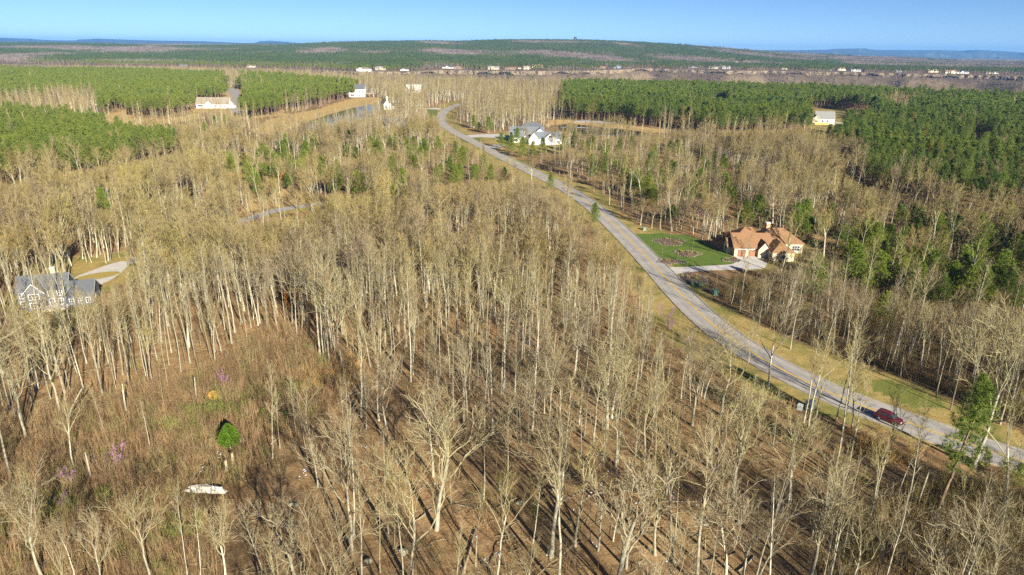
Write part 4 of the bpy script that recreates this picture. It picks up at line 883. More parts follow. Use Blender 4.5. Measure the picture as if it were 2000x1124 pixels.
bh = cap_heights(bx, by, bh)
k = (bh > np.where((by < 170) & (bx > -60), 10.0, 5.0)) & ((bh > 8) | (rs.uniform(0, 1, bx.size) < 0.6)); bx, by, bh = bx[k], by[k], bh[k]

def copy_thing(name, key, loc, rz, h, label, cat, group=None, tiltxy=(0, 0), parts=('trunk', 'crown')):
    """an empty at the foot of the tree with its own trunk and crown (meshes shared between alike trees)"""
    K = KINDS[key]; e = empty(name, loc, rz); s = h / K['h']; e.scale = (s, s, s); e.rotation_euler = (tiltxy[0], tiltxy[1], rz)
    tag(e, label, cat, group)
    for pn in parts:
        o = bpy.data.objects.new(pn, K[pn]); col.objects.link(o); o.parent = e
    return e

# trees one can point at
rng = random.Random(9)
HK = dict(oak=['oak0', 'oak3'], oak2=['oak1'], oak3=['oak2'], tall=['tall%d' % i for i in range(6)], fork=['fork0', 'fork1', 'fork2'], thin=['thin0', 'thin1', 'thin2'])
for hx, hy, hh, hk, lab in heroes:
    copy_thing('bare_tree', rng.choice(HK[hk]), (hx, hy, H1(hx, hy)), rng.uniform(0, 6.28), hh, lab, 'tree', 'bare trees standing in the foreground', (rng.uniform(-0.04, 0.04), rng.uniform(-0.03, 0.05)))

def where(x, y):
    dr = seg_dist(np.array([x]), np.array([y]), road_pts)[0]
    P_ = lambda nm: bool(inside(np.array([x]), np.array([y]), Z[nm])[0])
    rx = np.interp(y, [p[1] for p in L['road']][::1], [p[0] for p in L['road']]) if y > 99 else 90
    if P_('brush'): return 'rising from the brown brush at lower left'
    if P_('thicket'): return 'in the dark thicket at the bottom right corner'
    if P_('front'): return 'on the open leaf litter at lower centre'
    if P_('rightfront'): return 'in the striped shade between bottom edge and road'
    if x > rx: return ('behind the grassy verge right of the road' if y < 190 else 'around the brown-roofed house right of the road') if dr < 45 else 'deeper in the wood at far right'
    if dr < 16: return 'along the tawny verge left of the road'
    if x < -60: return ('in the sunlit grove at far left' if y < 150 else 'in the wood around the grey house at left')
    if x < -20: return 'in the wood above the clearing, left of centre'
    if y < 135: return 'at the near edge of the dense central stand'
    return 'in the dense central stand left of the road'

USED = set(h[4] for h in heroes)
def name_it(x, y, look, wh, noun='bare tree'):
    d = np.hypot(hx_ - x, hy_ - y)
    for j in np.argsort(d)[:6]:
        if d[j] > 20: break
        dx, dy = x - hx_[j], y - hy_[j]; far_ = ('close ' if d[j] < 6 else '')
        rel = ('right of' if dx > 0 else 'left of') if abs(dx) > abs(dy) else ('behind' if dy > 0 else 'in front of')
        t = '%s %s %s%s the %s' % (look, noun, far_, rel, heroes[j][4].split(',')[0])
        if len(t.split()) <= 16 and t not in USED: USED.add(t); return t
    return '%s %s %s' % (look, noun, wh)
vis = in_view(bx, by, np.full(bx.shape, 9.0)) & (by > 45)
dist = np.hypot(bx, by); order = np.argsort(np.where(vis, dist, 1e9))
single = order[:300 - len(heroes)]
is_single = np.zeros(bx.size, bool); is_single[single] = True
bz = height(bx, by)
near_keys = ['tall0', 'tall1', 'tall2', 'tall3', 'tall4', 'tall5', 'fork0', 'fork1', 'fork2', 'oak1', 'oak0', 'thin0', 'thin1', 'thin2']
near_p = np.array([0.08, 0.08, 0.06, 0.08, 0.08, 0.08, 0.10, 0.09, 0.10, 0.11, 0.06, 0.03, 0.03, 0.02]); near_p /= near_p.sum()
slim_p = np.array([0.14, 0.12, 0.07, 0.14, 0.12, 0.14, 0.05, 0.04, 0.05, 0.02, 0.01, 0.04, 0.04, 0.03]); slim_p /= slim_p.sum()
for i in single:
    kk = near_keys[rs.choice(len(near_keys), p=near_p if (by[i] < 112 and bx[i] > -58) else slim_p)]; wh = where(bx[i], by[i]); lk_ = KINDS[kk]['look']
    copy_thing('bare_tree', kk, (bx[i], by[i], bz[i]), rs.uniform(0, 6.28), bh[i], name_it(bx[i], by[i], lk_, wh), 'tree', 'bare trees ' + wh, (rs.normal(0, 0.025), rs.normal(0, 0.025)))
rest = ~is_single
keys = near_keys + ['midtall%d' % i for i in range(4)] + ['midfork0', 'midfork1', 'midbroad0', 'midbroad1'] + ['far%d' % i for i in range(4)]
nk = len(near_keys); rx_, ry_ = bx[rest], by[rest]
idx = np.where(ry_ < 165, np.where(ry_ < 105, rs.choice(nk, rx_.size, p=near_p), rs.choice(nk, rx_.size, p=slim_p)), np.where(ry_ < 480, nk + rs.choice(8, rx_.size, p=[.10, .10, .10, .10, .14, .14, .16, .16]), nk + 8 + rs.randint(0, 4, rx_.size)))
scatter('bare_woodland', 'leafless deciduous wood covering the plateau beyond the nearest trees', keys, np.stack([rx_, ry_, bz[rest]], 1), rs.uniform(0, 6.28, rx_.size), bh[rest] / 20.0, idx, rs.normal(0, 0.03, (rx_.size, 2)))

# saplings and brush
sx, sy = jitter(-380, 380, 34, 420, 3.0)
k = (np.abs(sx) < 0.84 * (sy + 20)) & ~shape_mask(sx, sy, PINES) & ~shape_mask(sx, sy, OPEN) & clear_of_paving(sx, sy, 6) & house_free(sx, sy)
k &= ~(shape_mask(sx, sy, ['verge', 'yardleft', 'brick_yard']) & (rs.uniform(0, 1, sx.shape) > 0.06)) & ~(inside(sx, sy, Z['front']) & (rs.uniform(0, 1, sx.shape) > 0.15))
k &= rs.uniform(0, 1, sx.shape) > np.where(sy < 130, np.where(sx > 0, 0.78, 0.6), 0.35)
sx, sy = sx[k], sy[k]; sz = height(sx, sy); sh = cap_heights(sx, sy, np.clip(rs.gamma(4, 1.2, sx.size), 2, 10)); k = sh > 1.6; sx, sy, sz, sh = sx[k], sy[k], sz[k], sh[k]
vis = in_view(sx, sy, np.full(sx.shape, 3.0)); o_ = np.argsort(np.where(vis, np.hypot(sx, sy) - 3 * sh, 1e9))[:220]
m_ = np.zeros(sx.size, bool); m_[o_] = True
for i in o_:
    kk = 'sap%d' % rs.randint(0, 3); wh = where(sx[i], sy[i])
    copy_thing('sapling', kk, (sx[i], sy[i], sz[i]), rs.uniform(0, 6.28), sh[i], name_it(sx[i], sy[i], KINDS[kk]['look'], wh, 'leafless sapling'), 'sapling', 'saplings ' + wh)
n = ~m_
scatter('sapling_growth', 'thin brown leafless saplings filling the understorey', ['sap0', 'sap1', 'sap2'], np.stack([sx[n], sy[n], sz[n]], 1), rs.uniform(0, 6.28, n.sum()), sh[n] / 6.0, rs.randint(0, 3, n.sum()), rs.normal(0, 0.06, (n.sum(), 2)))

x, y = jitter(-130, 230, 45, 310, 1.3)
rw_ = inside(x, y, Z['rightwood'])
k = (np.abs(x) < 0.8 * (y + 20)) & clear_of_paving(x, y, 5.5) & house_free(x, y) & ~shape_mask(x, y, ['lawn', 'lawn2', 'lawn3']) & ((y < 160) | rw_)
bz_ = inside(x, y, Z['brush']); tz_ = inside(x, y, Z['thicket']); fz_ = inside(x, y, Z['front']); vz_ = shape_mask(x, y, ['verge', 'yardleft'])
pr = np.where(bz_, 0.85, np.where(tz_, 0.7, np.where(fz_, 0.035, np.where(vz_, 0.0, np.where(rw_, 0.42, np.where((x > 0) & (y < 125), 0.05, 0.12))))))
k &= rs.uniform(0, 1, x.shape) < pr
for cx_, cy_, rr_ in ((-58.0, 116.6, 1.7), (-47.7, 99.0, 1.8), (-44.2, 87.5, 2.4), (-42.6, 87.0, 2.2), (-45.8, 87.0, 2.2)): k &= np.hypot(x - cx_, y - cy_) > rr_
x, y, tz_ = x[k], y[k], tz_[k] | (rw_[k] & (rs.uniform(0, 1, k.sum()) < 0.5))
ki = np.where(tz_ & (rs.uniform(0, 1, x.shape) < 0.6), rs.randint(3, 5, x.size), rs.randint(0, 3, x.size))
og_ = (np.minimum.reduce([np.hypot((x - cx_) / sx2, (y - cy_) / sy2) for cx_, cy_, sx2, sy2 in ((-56, 112, 5, 3), (-50, 117, 4, 3), (-60, 106, 4, 2.5), (-64, 84, 5, 4), (-47, 80, 4, 3), (-44, 122, 3, 2))]) < 1) & (rs.uniform(0, 1, x.size) < 0.65)
ki = np.where(og_, 5, ki)
scatter('brush', 'brown tangled brush on the slope and woodland floor', ['brush0', 'brush1', 'brush2', 'thicket0', 'thicket1', 'olive'], np.stack([x, y, height(x, y)], 1), rs.uniform(0, 6.28, x.size), rs.uniform(0.5, 1.2, x.size) * np.where(rw_[k], 1.1, 1.08), ki)

tx, ty = [], []
for cx, cy, n_, s_ in ((-38.5, 127, 26, 3.0), (-36, 131, 22, 3.0), (-41, 123, 16, 2.5), (63, 103, 14, 2.2), (59, 101, 10, 1.5), (66, 99, 12, 1.6), (-43, 128, 12, 2.5)):
    tx += list(rs.normal(cx, s_, n_)); ty += list(rs.normal(cy, s_, n_))
tx, ty = np.array(tx), np.array(ty)
scatter('tawny_grass', 'clumps of tall tawny dead grass in the clearing and by the road', ['tawny'], np.stack([tx, ty, height(tx, ty)], 1), rs.uniform(0, 6.28, tx.size), rs.uniform(0.7, 1.4, tx.size), np.zeros(tx.size))

# fallen sticks in the litter
sb = MB(); rg_ = random.Random(31)
for _ in range(9):
    p0 = Vector((rg_.gauss(0, 0.8), rg_.gauss(0, 0.8), rg_.uniform(0.02, 0.12))); d0 = Vector((rg_.gauss(0, 1), rg_.gauss(0, 1), rg_.uniform(-0.02, 0.18))).normalized()
    sb.tube([p0, p0 + d0 * rg_.uniform(0.5, 1.2), p0 + d0 * rg_.uniform(1.2, 2.4) + Vector((rg_.uniform(-.2, .2), rg_.uniform(-.2, .2), 0.02))], [0.03, 0.024, 0.008], 3)
KINDS['sticks'] = dict(full=sb.mesh('sticks', [LIMB]), h=1)
x, y = jitter(-100, 100, 60, 150, 3.4)
k = (np.abs(x) < 0.8 * (y + 10)) & clear_of_paving(x, y, 6) & ~shape_mask(x, y, ['verge', 'lawn3']) & (rs.uniform(0, 1, x.shape) < 0.55); x, y = x[k], y[k]
scatter('fallen_sticks', 'small fallen branches and sticks lying in the leaf litter', ['sticks'], np.stack([x, y, height(x, y)], 1), rs.uniform(0, 6.28, x.size), rs.uniform(0.5, 1.3, x.size), np.zeros(x.size))

# pines: lone ones first, then the stands
lp = np.array(L['lone_pines']); lh = lone_h
ex = rs.uniform(0, 1, len(lp)) < 0.12; ang_ = rs.uniform(0, 6.28, len(lp)); dd_ = rs.uniform(3, 6, len(lp))
lp = np.concatenate([lp, (lp + np.stack([np.cos(ang_) * dd_, np.sin(ang_) * dd_], 1))[ex]]); lh = np.concatenate([lh, lh[ex] * rs.uniform(0.6, 1.0, ex.sum())])
np_single = 0
def pine_where(x, y):
    if y > 560: return 'beyond the pond and far road bend'
    rx = np.interp(y, [p[1] for p in L['road']], [p[0] for p in L['road']])
    if x > 70 and y < 300: return 'just behind the brown-roofed house' if x < 105 else ('in the wood right of the brown-roofed house' if x < 135 else ('near the right edge, level with the brown-roofed house' if y > 215 else 'near the right edge above the road'))
    if x > rx: return ('in the mixed wood above the lawn' if x - rx < 40 else 'deep in the mixed wood right of the road') if y < 420 else 'around the white gabled house'
    return ('above the lane, left of the road' if y > 330 else 'below the lane, left of the road') if x < -60 else ('left of the road below its far bend' if y > 380 else 'left of the road, level with the lane')
free = house_free(lp[:, 0], lp[:, 1], 1) & clear_of_paving(lp[:, 0], lp[:, 1], 6)
for (x, y), hh, ok in zip(lp, lh, free):
    if not ok: continue
    kk = 'ypine%d' % rs.randint(0, 3); w = pine_where(x, y); sz_ = 'small' if hh < 10 else ('tall' if hh > 12.8 else 'mid-sized')
    copy_thing('pine_tree', kk, (x, y, H1(x, y)), rs.uniform(0, 6.28), hh, '%s %s green pine %s' % (sz_, KINDS[kk]['look'], w), 'pine', 'green pines ' + w); np_single += 1
for (x, y, hh, kk, lab) in ((62.4, 83.2, 24.0, 'feather', 'tall leaning pine with feathery crown in front of the road, right edge'), (69.8, 91.5, 19.5, 'feather', 'second feathery pine just behind the tall leaning one, right edge'),
                            (78.8, 96.7, 3.2, 'ypine1', 'small dark young pine at the road edge, left of the roadside pair'), (80.3, 94.6, 3.6, 'ypine0', 'bushy young pine at the road edge, right of the small dark one'), (80.6, 91.8, 4.2, 'ypine2', 'broad yellow-green young pine at the right edge below the road')):
    copy_thing('pine_tree', kk, (x, y, H1(x, y)), rng.uniform(0, 6.28), hh, lab, 'pine', 'pines by the road at the right edge', (-0.02, 0.09) if kk == 'feather' else (0, 0)); np_single += 1
# the plantation stands back where the small white house looks out
tg_ = np.array([(x_ / 652.0, 652.0) for x_ in np.arange(280, 308, 1.0)])
A_ = (pine_x / pine_y)[:, None]; hid = (np.abs(tg_[None, :, 0] - A_) < 2.5 / pine_y[:, None]) & (tg_[None, :, 1] > pine_y[:, None] + 2)
lim = np.where(hid, CAM_H * (1 - pine_y[:, None] / tg_[None, :, 1]), 99).min(1); k = lim > 12; pine_x, pine_y, pine_h, lim = pine_x[k], pine_y[k], pine_h[k], lim[k]; pine_h = np.minimum(pine_h, lim + 1.0)
pz = height(pine_x, pine_y); vis = in_view(pine_x, pine_y, pz + 14)
d_ = np.hypot(pine_x, pine_y); o_ = np.argsort(np.where(vis, d_, 1e9))[:max(0, 300 - np_single)]
m_ = np.zeros(pine_x.size, bool); m_[o_] = True
for i in o_:
    side = 'right' if pine_x[i] > 0 else 'left'; kk = 'pine%d' % rs.randint(0, 3)
    a_ = pine_x[i] / pine_y[i]; spot = ('by the dark pond' if a_ < 0.25 else 'beyond the brown-roofed house' if a_ < 0.5 else 'right of the small white house' if a_ < 0.6 else 'near the right edge' if a_ < 0.69 else 'at the very right edge') if side == 'right' else ('at the very left edge' if a_ < -0.66 else 'near the left edge' if a_ < -0.55 else 'toward the middle')
    row = 'front-row' if seg_dist(np.array([pine_x[i]]), np.array([pine_y[i]]), Z['pineC'][:14] if side == 'right' else Z['pineA2'][:6])[0] < 8 else 'inner'
    copy_thing('pine_tree', kk, (pine_x[i], pine_y[i], pz[i]), rs.uniform(0, 6.28), pine_h[i], '%s %s pine of the %s-hand plantation, %s' % (KINDS[kk]['look'], row, side, spot), 'pine', 'pines at the near edge of the %s-hand plantation' % side)
n = ~m_; d_ = d_[n]
idx = np.where(d_ < 420, rs.randint(0, 3, n.sum()), np.where(d_ < 760, 3 + rs.randint(0, 3, n.sum()), 6 + rs.randint(0, 3, n.sum())))
scatter('pine_plantation', 'dense dark green pine plantations beyond the nearest rows', ['pine0', 'pine1', 'pine2', 'midpine0', 'midpine1', 'midpine2', 'farpine0', 'farpine1', 'farpine2'], np.stack([pine_x[n], pine_y[n], pz[n]], 1), rs.uniform(0, 6.28, n.sum()), pine_h[n] / 20.0, idx)

# woods on the gorge walls, the bluff and the ridge beyond
FHS = np.array([(h[0], h[1], h[2]) for h in L['far_houses']])
def far_patches(cell, y0, y1, band):
    x, y = jitter(-0.9 * y1, 0.9 * y1, y0, y1, cell, 0.7)
    a = x / y; Yc = np.interp(a, fe_a, fe_y); Ye = np.interp(a, ne_a, ne_y)
    k = (np.abs(a) < 0.85) & (y > Ye + 20)
    k &= ~((y > Yc - 150) & (y < Yc + 150))
    for hx, hy, hw in FHS: k &= ~((np.abs(x - hx) < hw * 0.5 + 34) & (y > hy - 130) & (y < hy + 48))
    return x[k], y[k]
fx, fy = [], []
for c_, a_, b_ in ((42, 900, 2700), (50, 2700, 5400), (90, 5400, 9000)):
    q = far_patches(c_, a_, b_, 0); fx.append(q[0]); fy.append(q[1])
fs = np.concatenate([np.full(len(fx[0]), 1.0), np.full(len(fx[1]), 1.05), np.full(len(fx[2]), 1.5)])
fx = np.concatenate(fx); fy = np.concatenate(fy); fz = height(fx, fy)
a = fx / fy; Yc = np.interp(a, fe_a, fe_y)
mix_ = 0.8 * waves(fx, fy, 0.0030, 2, 9) + 0.35 * waves(fx, fy, 0.011, 6, 13)
gorge = fy < Yc
pinezone = (mix_ + 0.55 * np.exp(-((a + 0.02) / 0.16) ** 2) + 0.35 * (fy < Yc + 500) * (a > 0.15) + 0.12 * (a < -0.3) - 0.5 * ((a > 0.45) & (fy > 3000)))
idx = np.where(gorge, 3 + rs.randint(0, 3, fx.size), np.where(pinezone > 0.12, rs.randint(0, 3, fx.size), np.where(pinezone > -0.08, 6 + rs.randint(0, 2, fx.size), 3 + rs.randint(0, 3, fx.size))))
scatter('distant_woods', 'mixed pine and bare woods on the gorge walls and the far ridge', ['ppatch0', 'ppatch1', 'ppatch2', 'bpatch0', 'bpatch1', 'bpatch2', 'mpatch0', 'mpatch1'], np.stack([fx, fy, fz - 0.5], 1), rs.uniform(0, 6.28, fx.size), fs, idx)
# single rim trees between the bluff houses
x, y = jitter(-1500, 1900, 1600, 2850, 8.5)
a = x / y; Yc = np.interp(a, fe_a, fe_y); k = (y > Yc - 165) & (y < Yc + 150) & (np.abs(a) < 0.85) & ~((y > Yc - 10) & (y < Yc + 14) & (rs.uniform(0, 1, x.shape) > 0.12))
k &= rs.uniform(0, 1, x.shape) < np.where((y > Yc + 90) | (y < Yc), 0.8, np.where(waves(x, y, 0.02, 3, 9) > 0.1, 0.35, 0.06))
for hx, hy, hw in FHS: k &= ~((np.abs(x - hx) < hw * 0.5 + 7) & (y > hy - 120) & (y < hy + 14) & (y > Yc))
x, y = x[k], y[k]; idx = np.where((waves(x, y, 0.012, 1, 8) > -0.1) & (y > Yc[k]) | (rs.uniform(0, 1, x.size) < 0.05), rs.randint(0, 3, x.size), 3 + rs.randint(0, 3, x.size))
scatter('rim_woods', 'pines and bare trees between the houses on the far bluff', ['farpine0', 'farpine1', 'farpine2', 'gorge0', 'gorge1', 'gorge2'], np.stack([x, y, height(x, y)], 1), rs.uniform(0, 6.28, x.size), np.where(y < Yc[k], rs.uniform(0.6, 1.0, x.size), rs.uniform(0.45, 0.8, x.size)), idx)

# ------------------------------------------------------------------ houses
def paint(name, c, var=0.06, scale=0.8, rough=0.8): return simple(name, c, rough, var, scale)
def siding(name, c):
    m = NT(name); p = m.pos(); sx_ = m.new('ShaderNodeSeparateXYZ'); m.link(p, sx_.inputs[0])
    fr = m.math('FRACT', m.math('MULTIPLY', sx_.outputs[2], 5.0))
    m.color(m.mix(m.ramp(fr, [(0.0, (0, 0, 0)), (0.12, (1, 1, 1))]), tuple(q * 0.7 for q in c), c)); m.bump(fr, 0.3, 0.02)
    m.b.inputs['Roughness'].default_value = 0.7
    return m.mat
def shingle(name, c):
    m = NT(name); p = m.pos(); b = m.new('ShaderNodeTexBrick'); m.link(p, b.inputs['Vector']); b.inputs['Scale'].default_value = 1.0
    b.inputs['Brick Width'].default_value = 0.35; b.inputs['Row Height'].default_value = 0.16; b.inputs['Mortar Size'].default_value = 0.008
    b.inputs['Color1'].default_value = (*[q * 0.85 for q in c], 1); b.inputs['Color2'].default_value = (*[q * 1.15 for q in c], 1); b.inputs['Mortar'].default_value = (*[q * 0.55 for q in c], 1)
    n = m.noise(0.6, 5, p); m.color(m.mix(m.math('MULTIPLY', n, 0.35), b.outputs['Color'], tuple(q * 0.75 for q in c)))
    m.b.inputs['Roughness'].default_value = 0.95
    return m.mat
W_MAT = dict(white=siding('white_siding', (0.72, 0.71, 0.68)), cream=paint('cream_stucco', (0.66, 0.57, 0.40)), tan=paint('tan_wall', (0.46, 0.38, 0.27)), brown=paint('brown_wall', (0.24, 0.17, 0.12)),
             grey=siding('grey_siding', (0.42, 0.43, 0.44)), blue=siding('blue_grey_siding', (0.20, 0.25, 0.33)), slateblue=siding('slate_siding', (0.13, 0.145, 0.18)), stone=simple('stone_wall', (0.56, 0.48, 0.33), 0.9, 0.3, 2.5))
R_MAT = dict(tan=shingle('tan_shingle', (0.28, 0.245, 0.19)), grey=shingle('grey_shingle', (0.24, 0.24, 0.235)), slate=shingle('slate_shingle', (0.115, 0.125, 0.14)), brown=shingle('brown_shingle', (0.26, 0.16, 0.095)),
             dark=shingle('dark_shingle', (0.06, 0.06, 0.065)), brick=shingle('red_brown_shingle', (0.29, 0.165, 0.088)), white=paint('white_roof', (0.68, 0.68, 0.66)))
GARAGE = simple('brown_garage_door', (0.28, 0.14, 0.085), 0.6, 0.08)
BRICK = simple('chimney_brick', (0.52, 0.33, 0.19), 0.9, 0.2, 4.0)
DECK = simple('new_timber', (0.62, 0.45, 0.14), 0.8, 0.12)

class House:
    def __init__(s, name, label, loc, rz=0.0, cat='house', group=None):
        s.e = empty(name, (loc[0], loc[1], loc[2] if len(loc) > 2 else 0.0), rz); tag(s.e, label, cat, group)
    def block(s, x0, x1, y0, y1, h, rise, axis='x', roof='gable', wall=None, rmat=None, z0=-0.2, oh=0.45, th=0.16, trim=True, zb=0.0):
        e = s.e; w = MB(); h0 = zb + h
        if roof == 'gable':
            if axis == 'x':
                c = (y0 + y1) / 2; w.prism([(y0, z0 + zb), (y1, z0 + zb), (y1, h0), (c, h0 + rise), (y0, h0)], 'x', x0, x1)
            else:
                c = (x0 + x1) / 2; w.prism([(x0, z0 + zb), (x1, z0 + zb), (x1, h0), (c, h0 + rise), (x0, h0)], 'y', y0, y1)
        else: w.box(x0, x1, y0, y1, z0 + zb, h0)
        w.obj('wall', wall, e, fix=True)
        r = MB()
        if roof == 'gable':
            a0, a1 = (y0, y1) if axis == 'x' else (x0, x1); c = (a0 + a1) / 2; half = (a1 - a0) / 2; sl = rise / half
            eo = h0 - sl * oh + 0.03; out = [(a0 - oh, eo), (c, h0 + rise + 0.03), (a1 + oh, eo), (a1 + oh, eo + th), (c, h0 + rise + th + 0.05), (a0 - oh, eo + th)]
            lo, hi = (x0, x1) if axis == 'x' else (y0, y1)
            r.prism(out, axis if axis == 'x' else 'y', lo - oh, hi + oh)
            ro = r.obj('roof', rmat, e, fix=True)
            if trim:
                for q in (lo - oh - 0.03, hi + oh - 0.02):
                    t_ = MB(); t_.prism([(a0 - oh, eo - 0.1), (c, h0 + rise - 0.08), (a1 + oh, eo - 0.1), (a1 + oh, eo + 0.14), (c, h0 + rise + 0.16), (a0 - oh, eo + 0.14)], axis if axis == 'x' else 'y', q, q + 0.05)
                    t_.obj('gable_trim', WHITE, ro, fix=True)
        else:
            x0, x1, y0, y1 = x0 - oh, x1 + oh, y0 - oh, y1 + oh
            ins = min(x1 - x0, y1 - y0) / 2
            if (x1 - x0) >= (y1 - y0): A, B = (x0 + ins, (y0 + y1) / 2), (x1 - ins, (y0 + y1) / 2)
            else: A, B = ((x0 + x1) / 2, y0 + ins), ((x0 + x1) / 2, y1 - ins)
            if A == B: B = (A[0] + 0.01, A[1])
            zt = h0 + rise; b = [(x0, y0, h0), (x1, y0, h0), (x1, y1, h0), (x0, y1, h0)]; u = [(p[0], p[1], h0 + th) for p in b]
            A3, B3 = (A[0], A[1], zt), (B[0], B[1], zt)
            r.poly(b[::-1])
            for i in range(4): r.poly([b[i], b[(i + 1) % 4], u[(i + 1) % 4], u[i]])
            if (x1 - x0) >= (y1 - y0):
                r.poly([u[0], u[1], B3, A3]); r.poly([u[2], u[3], A3, B3]); r.poly([u[1], u[2], B3]); r.poly([u[3], u[0], A3])
            else:
                r.poly([u[1], u[2], B3, A3]); r.poly([u[3], u[0], A3, B3]); r.poly([u[0], u[1], A3]); r.poly([u[2], u[3], B3])
            ro = r.obj('roof', rmat, e)
        return ro
    def panel(s, name, face, u0, u1, z0, z1, at, mat, out=0.04, parent=None):
        """thin proud panel on a wall: face '-y', '+y', '-x', '+x'"""
        m = MB()
        if face == '-y': m.box(u0, u1, at - out, at + 0.05, z0, z1)
        elif face == '+y': m.box(u0, u1, at - 0.05, at + out, z0, z1)
        elif face == '-x': m.box(at - out, at + 0.05, u0, u1, z0, z1)
        else: m.box(at - 0.05, at + out, u0, u1, z0, z1)
        return m.obj(name, mat, parent or s.e)
    def window(s, face, u0, u1, z0, z1, at, panes=1, rows=1):
        f = s.panel('window', face, u0 - 0.12, u1 + 0.12, z0 - 0.12, z1 + 0.12, at, WHITE, 0.05)
        dw = (u1 - u0) / panes; dz = (z1 - z0) / rows
        for i in range(panes):
            for j in range(rows):
                s.panel('pane', face, u0 + dw * i + 0.05, u0 + dw * (i + 1) - 0.05, z0 + dz * j + 0.05, z0 + dz * (j + 1) - 0.05, at, GLASS, 0.075, parent=f)
    def door(s, face, u0, u1, z1, at, mat=None, name='door', z0=0.0):
        f = s.panel(name, face, u0, u1, z0, z1, at, mat or WHITE, 0.06)
        s.panel('handle' if name == 'door' else 'door_trim', face, u0 + 0.1 if name == 'door' else u0 - 0.15, u0 + 0.2 if name == 'door' else u1 + 0.15, 1.0 if name == 'door' else z1 + 0.02, 1.1 if name == 'door' else z1 + 0.2, at, R_MAT['dark'] if name == 'door' else WHITE, 0.09, parent=f)
        return f
    def garage(s, face, u0, u1, z1, at, mat=GARAGE):
        f = s.panel('garage_door', face, u0, u1, 0.0, z1, at, mat, 0.05); n = 4
        for i in range(n): s.panel('panel', face, u0 + 0.08, u1 - 0.08, z1 * i / n + 0.05, z1 * (i + 1) / n - 0.05, at, mat, 0.08, parent=f)
        s.panel('frame', face, u0 - 0.25, u1 + 0.25, z1 + 0.02, z1 + 0.28, at, WHITE, 0.07, parent=f)
    def chimney(s, x, y, z0, z1, w=0.6, mat=BRICK, cap=WHITE):
        m = MB(); m.box(x - w, x + w, y - w, y + w, z0, z1); c = m.obj('chimney', mat, s.e)
        m = MB(); m.box(x - w - 0.12, x + w + 0.12, y - w - 0.12, y + w + 0.12, z1 - 0.02, z1 + 0.18); m.obj('chimney_cap', cap, c)

# brown-roofed house right of the road
bh_ = House('brick_house', 'cream house with steep red-brown roofs and twin garage, right of the road', (86.3, 219.5)); bh_.e.scale = (1.07, 1.07, 0.97)
W, S, RB = W_MAT['cream'], W_MAT['stone'], R_MAT['brick']
bh_.block(-11.3, 0.5, -1.0, 9.0, 3.2, 3.6, 'x', 'gable', S, RB, trim=False)
bh_.block(-3.0, 11.6, 3.0, 13.0, 3.4, 4.4, 'x', 'hip', W, RB, trim=False)
bh_.block(-1.2, 5.4, -6.0, 4.2, 3.0, 2.9, 'x', 'hip', S, RB, oh=0.4, trim=False)
bh_.block(-4.2, -0.6, -2.2, 4.0, 3.0, 2.4, 'y', 'gable', S, R_MAT['brown'], trim=False)
bh_.block(-8.5, 1.5, 8.0, 16.0, 3.3, 3.6, 'x', 'hip', W, RB, trim=False)
bh_.block(-12.6, -11.0, 1.5, 6.0, 3.0, 2.2, 'x', 'gable', S, R_MAT['brown'], trim=False)
for u in (-10.2, -6.9): bh_.garage('-y', u, u + 2.5, 2.4, -1.0)
bh_.window('-y', 8.2, 10.6, 0.9, 2.7, 3.0, 3, 2); bh_.window('-y', 5.9, 6.8, 0.8, 2.6, 3.0, 1, 2)
bh_.window('-y', 1.2, 2.6, 0.9, 2.3, -6.0, 2, 2); bh_.window('-x', -4.8, -3.6, 0.9, 2.3, -1.2, 1, 2); bh_.window('+x', 5.5, 7.5, 0.9, 2.5, 11.6, 2, 2); bh_.window('-x', 2.8, 4.4, 0.8, 2.3, -12.6, 2, 2)
bh_.door('-y', -2.9, -1.9, 2.2, -2.2); bh_.chimney(2.6, 11.0, 5.0, 8.7)

# white gabled house further up the road
wh_ = House('white_house', 'large white house with many grey gables beyond the road bend', (14, 505), R(-2))
W, RG = W_MAT['white'], shingle('blue_grey_shingle', (0.17, 0.19, 0.215))
wh_.block(-17, 8, 2, 16, 5.0, 5.2, 'x', 'gable', W, RG); wh_.block(-12, 10, 9, 20, 6.0, 7.0, 'x', 'hip', W, R_MAT['slate'])
wh_.block(-1.0, 11.5, -3.0, 8.0, 5.4, 4.8, 'y', 'gable', W, RG); wh_.block(-14.5, -6.5, -3.0, 5.0, 4.2, 3.6, 'x', 'gable', W, RG)
wh_.block(2.0, 21.0, -9.0, -2.0, 4.4, 4.0, 'x', 'gable', W, RG); wh_.block(9.0, 16.5, -11.5, -4.0, 4.6, 3.4, 'y', 'gable', W, RG)
wh_.block(-2.5, 4.5, -13.0, -4.0, 4.0, 4.6, 'y', 'gable', W, R_MAT['slate']); wh_.block(-11.8, -5.8, 1.0, 6.0, 2.2, 1.5, 'x', 'gable', W_MAT['cream'], R_MAT['slate'], zb=6.3)
wh_.window('-y', 11.6, 13.8, 5.0, 6.2, -11.5, 2, 1); wh_.window('-y', -8.0, -7.0, 6.8, 7.9, 1.0, 1, 2)
for u, z in ((-13, 1.2), (-9.5, 1.2)): wh_.window('-y', u, u + 1.6, z, z + 1.7, -3.0, 2, 2)
for u in (10.2, 13.3): wh_.garage('-y', u, u + 2.7, 2.5, -11.5, WHITE)
wh_.window('-y', -0.2, 2.2, 1.0, 2.8, -13.0, 3, 2); wh_.window('-y', 4.2, 6.6, 6.0, 7.4, -3.0, 2, 2); wh_.door('-y', -5.2, -3.9, 2.4, 2.0); wh_.window('-y', 17.5, 19.5, 1.0, 2.6, -9.0, 2, 2)
wh_.window('-x', -1.0, 0.8, 1.2, 2.8, -14.5, 2, 2)

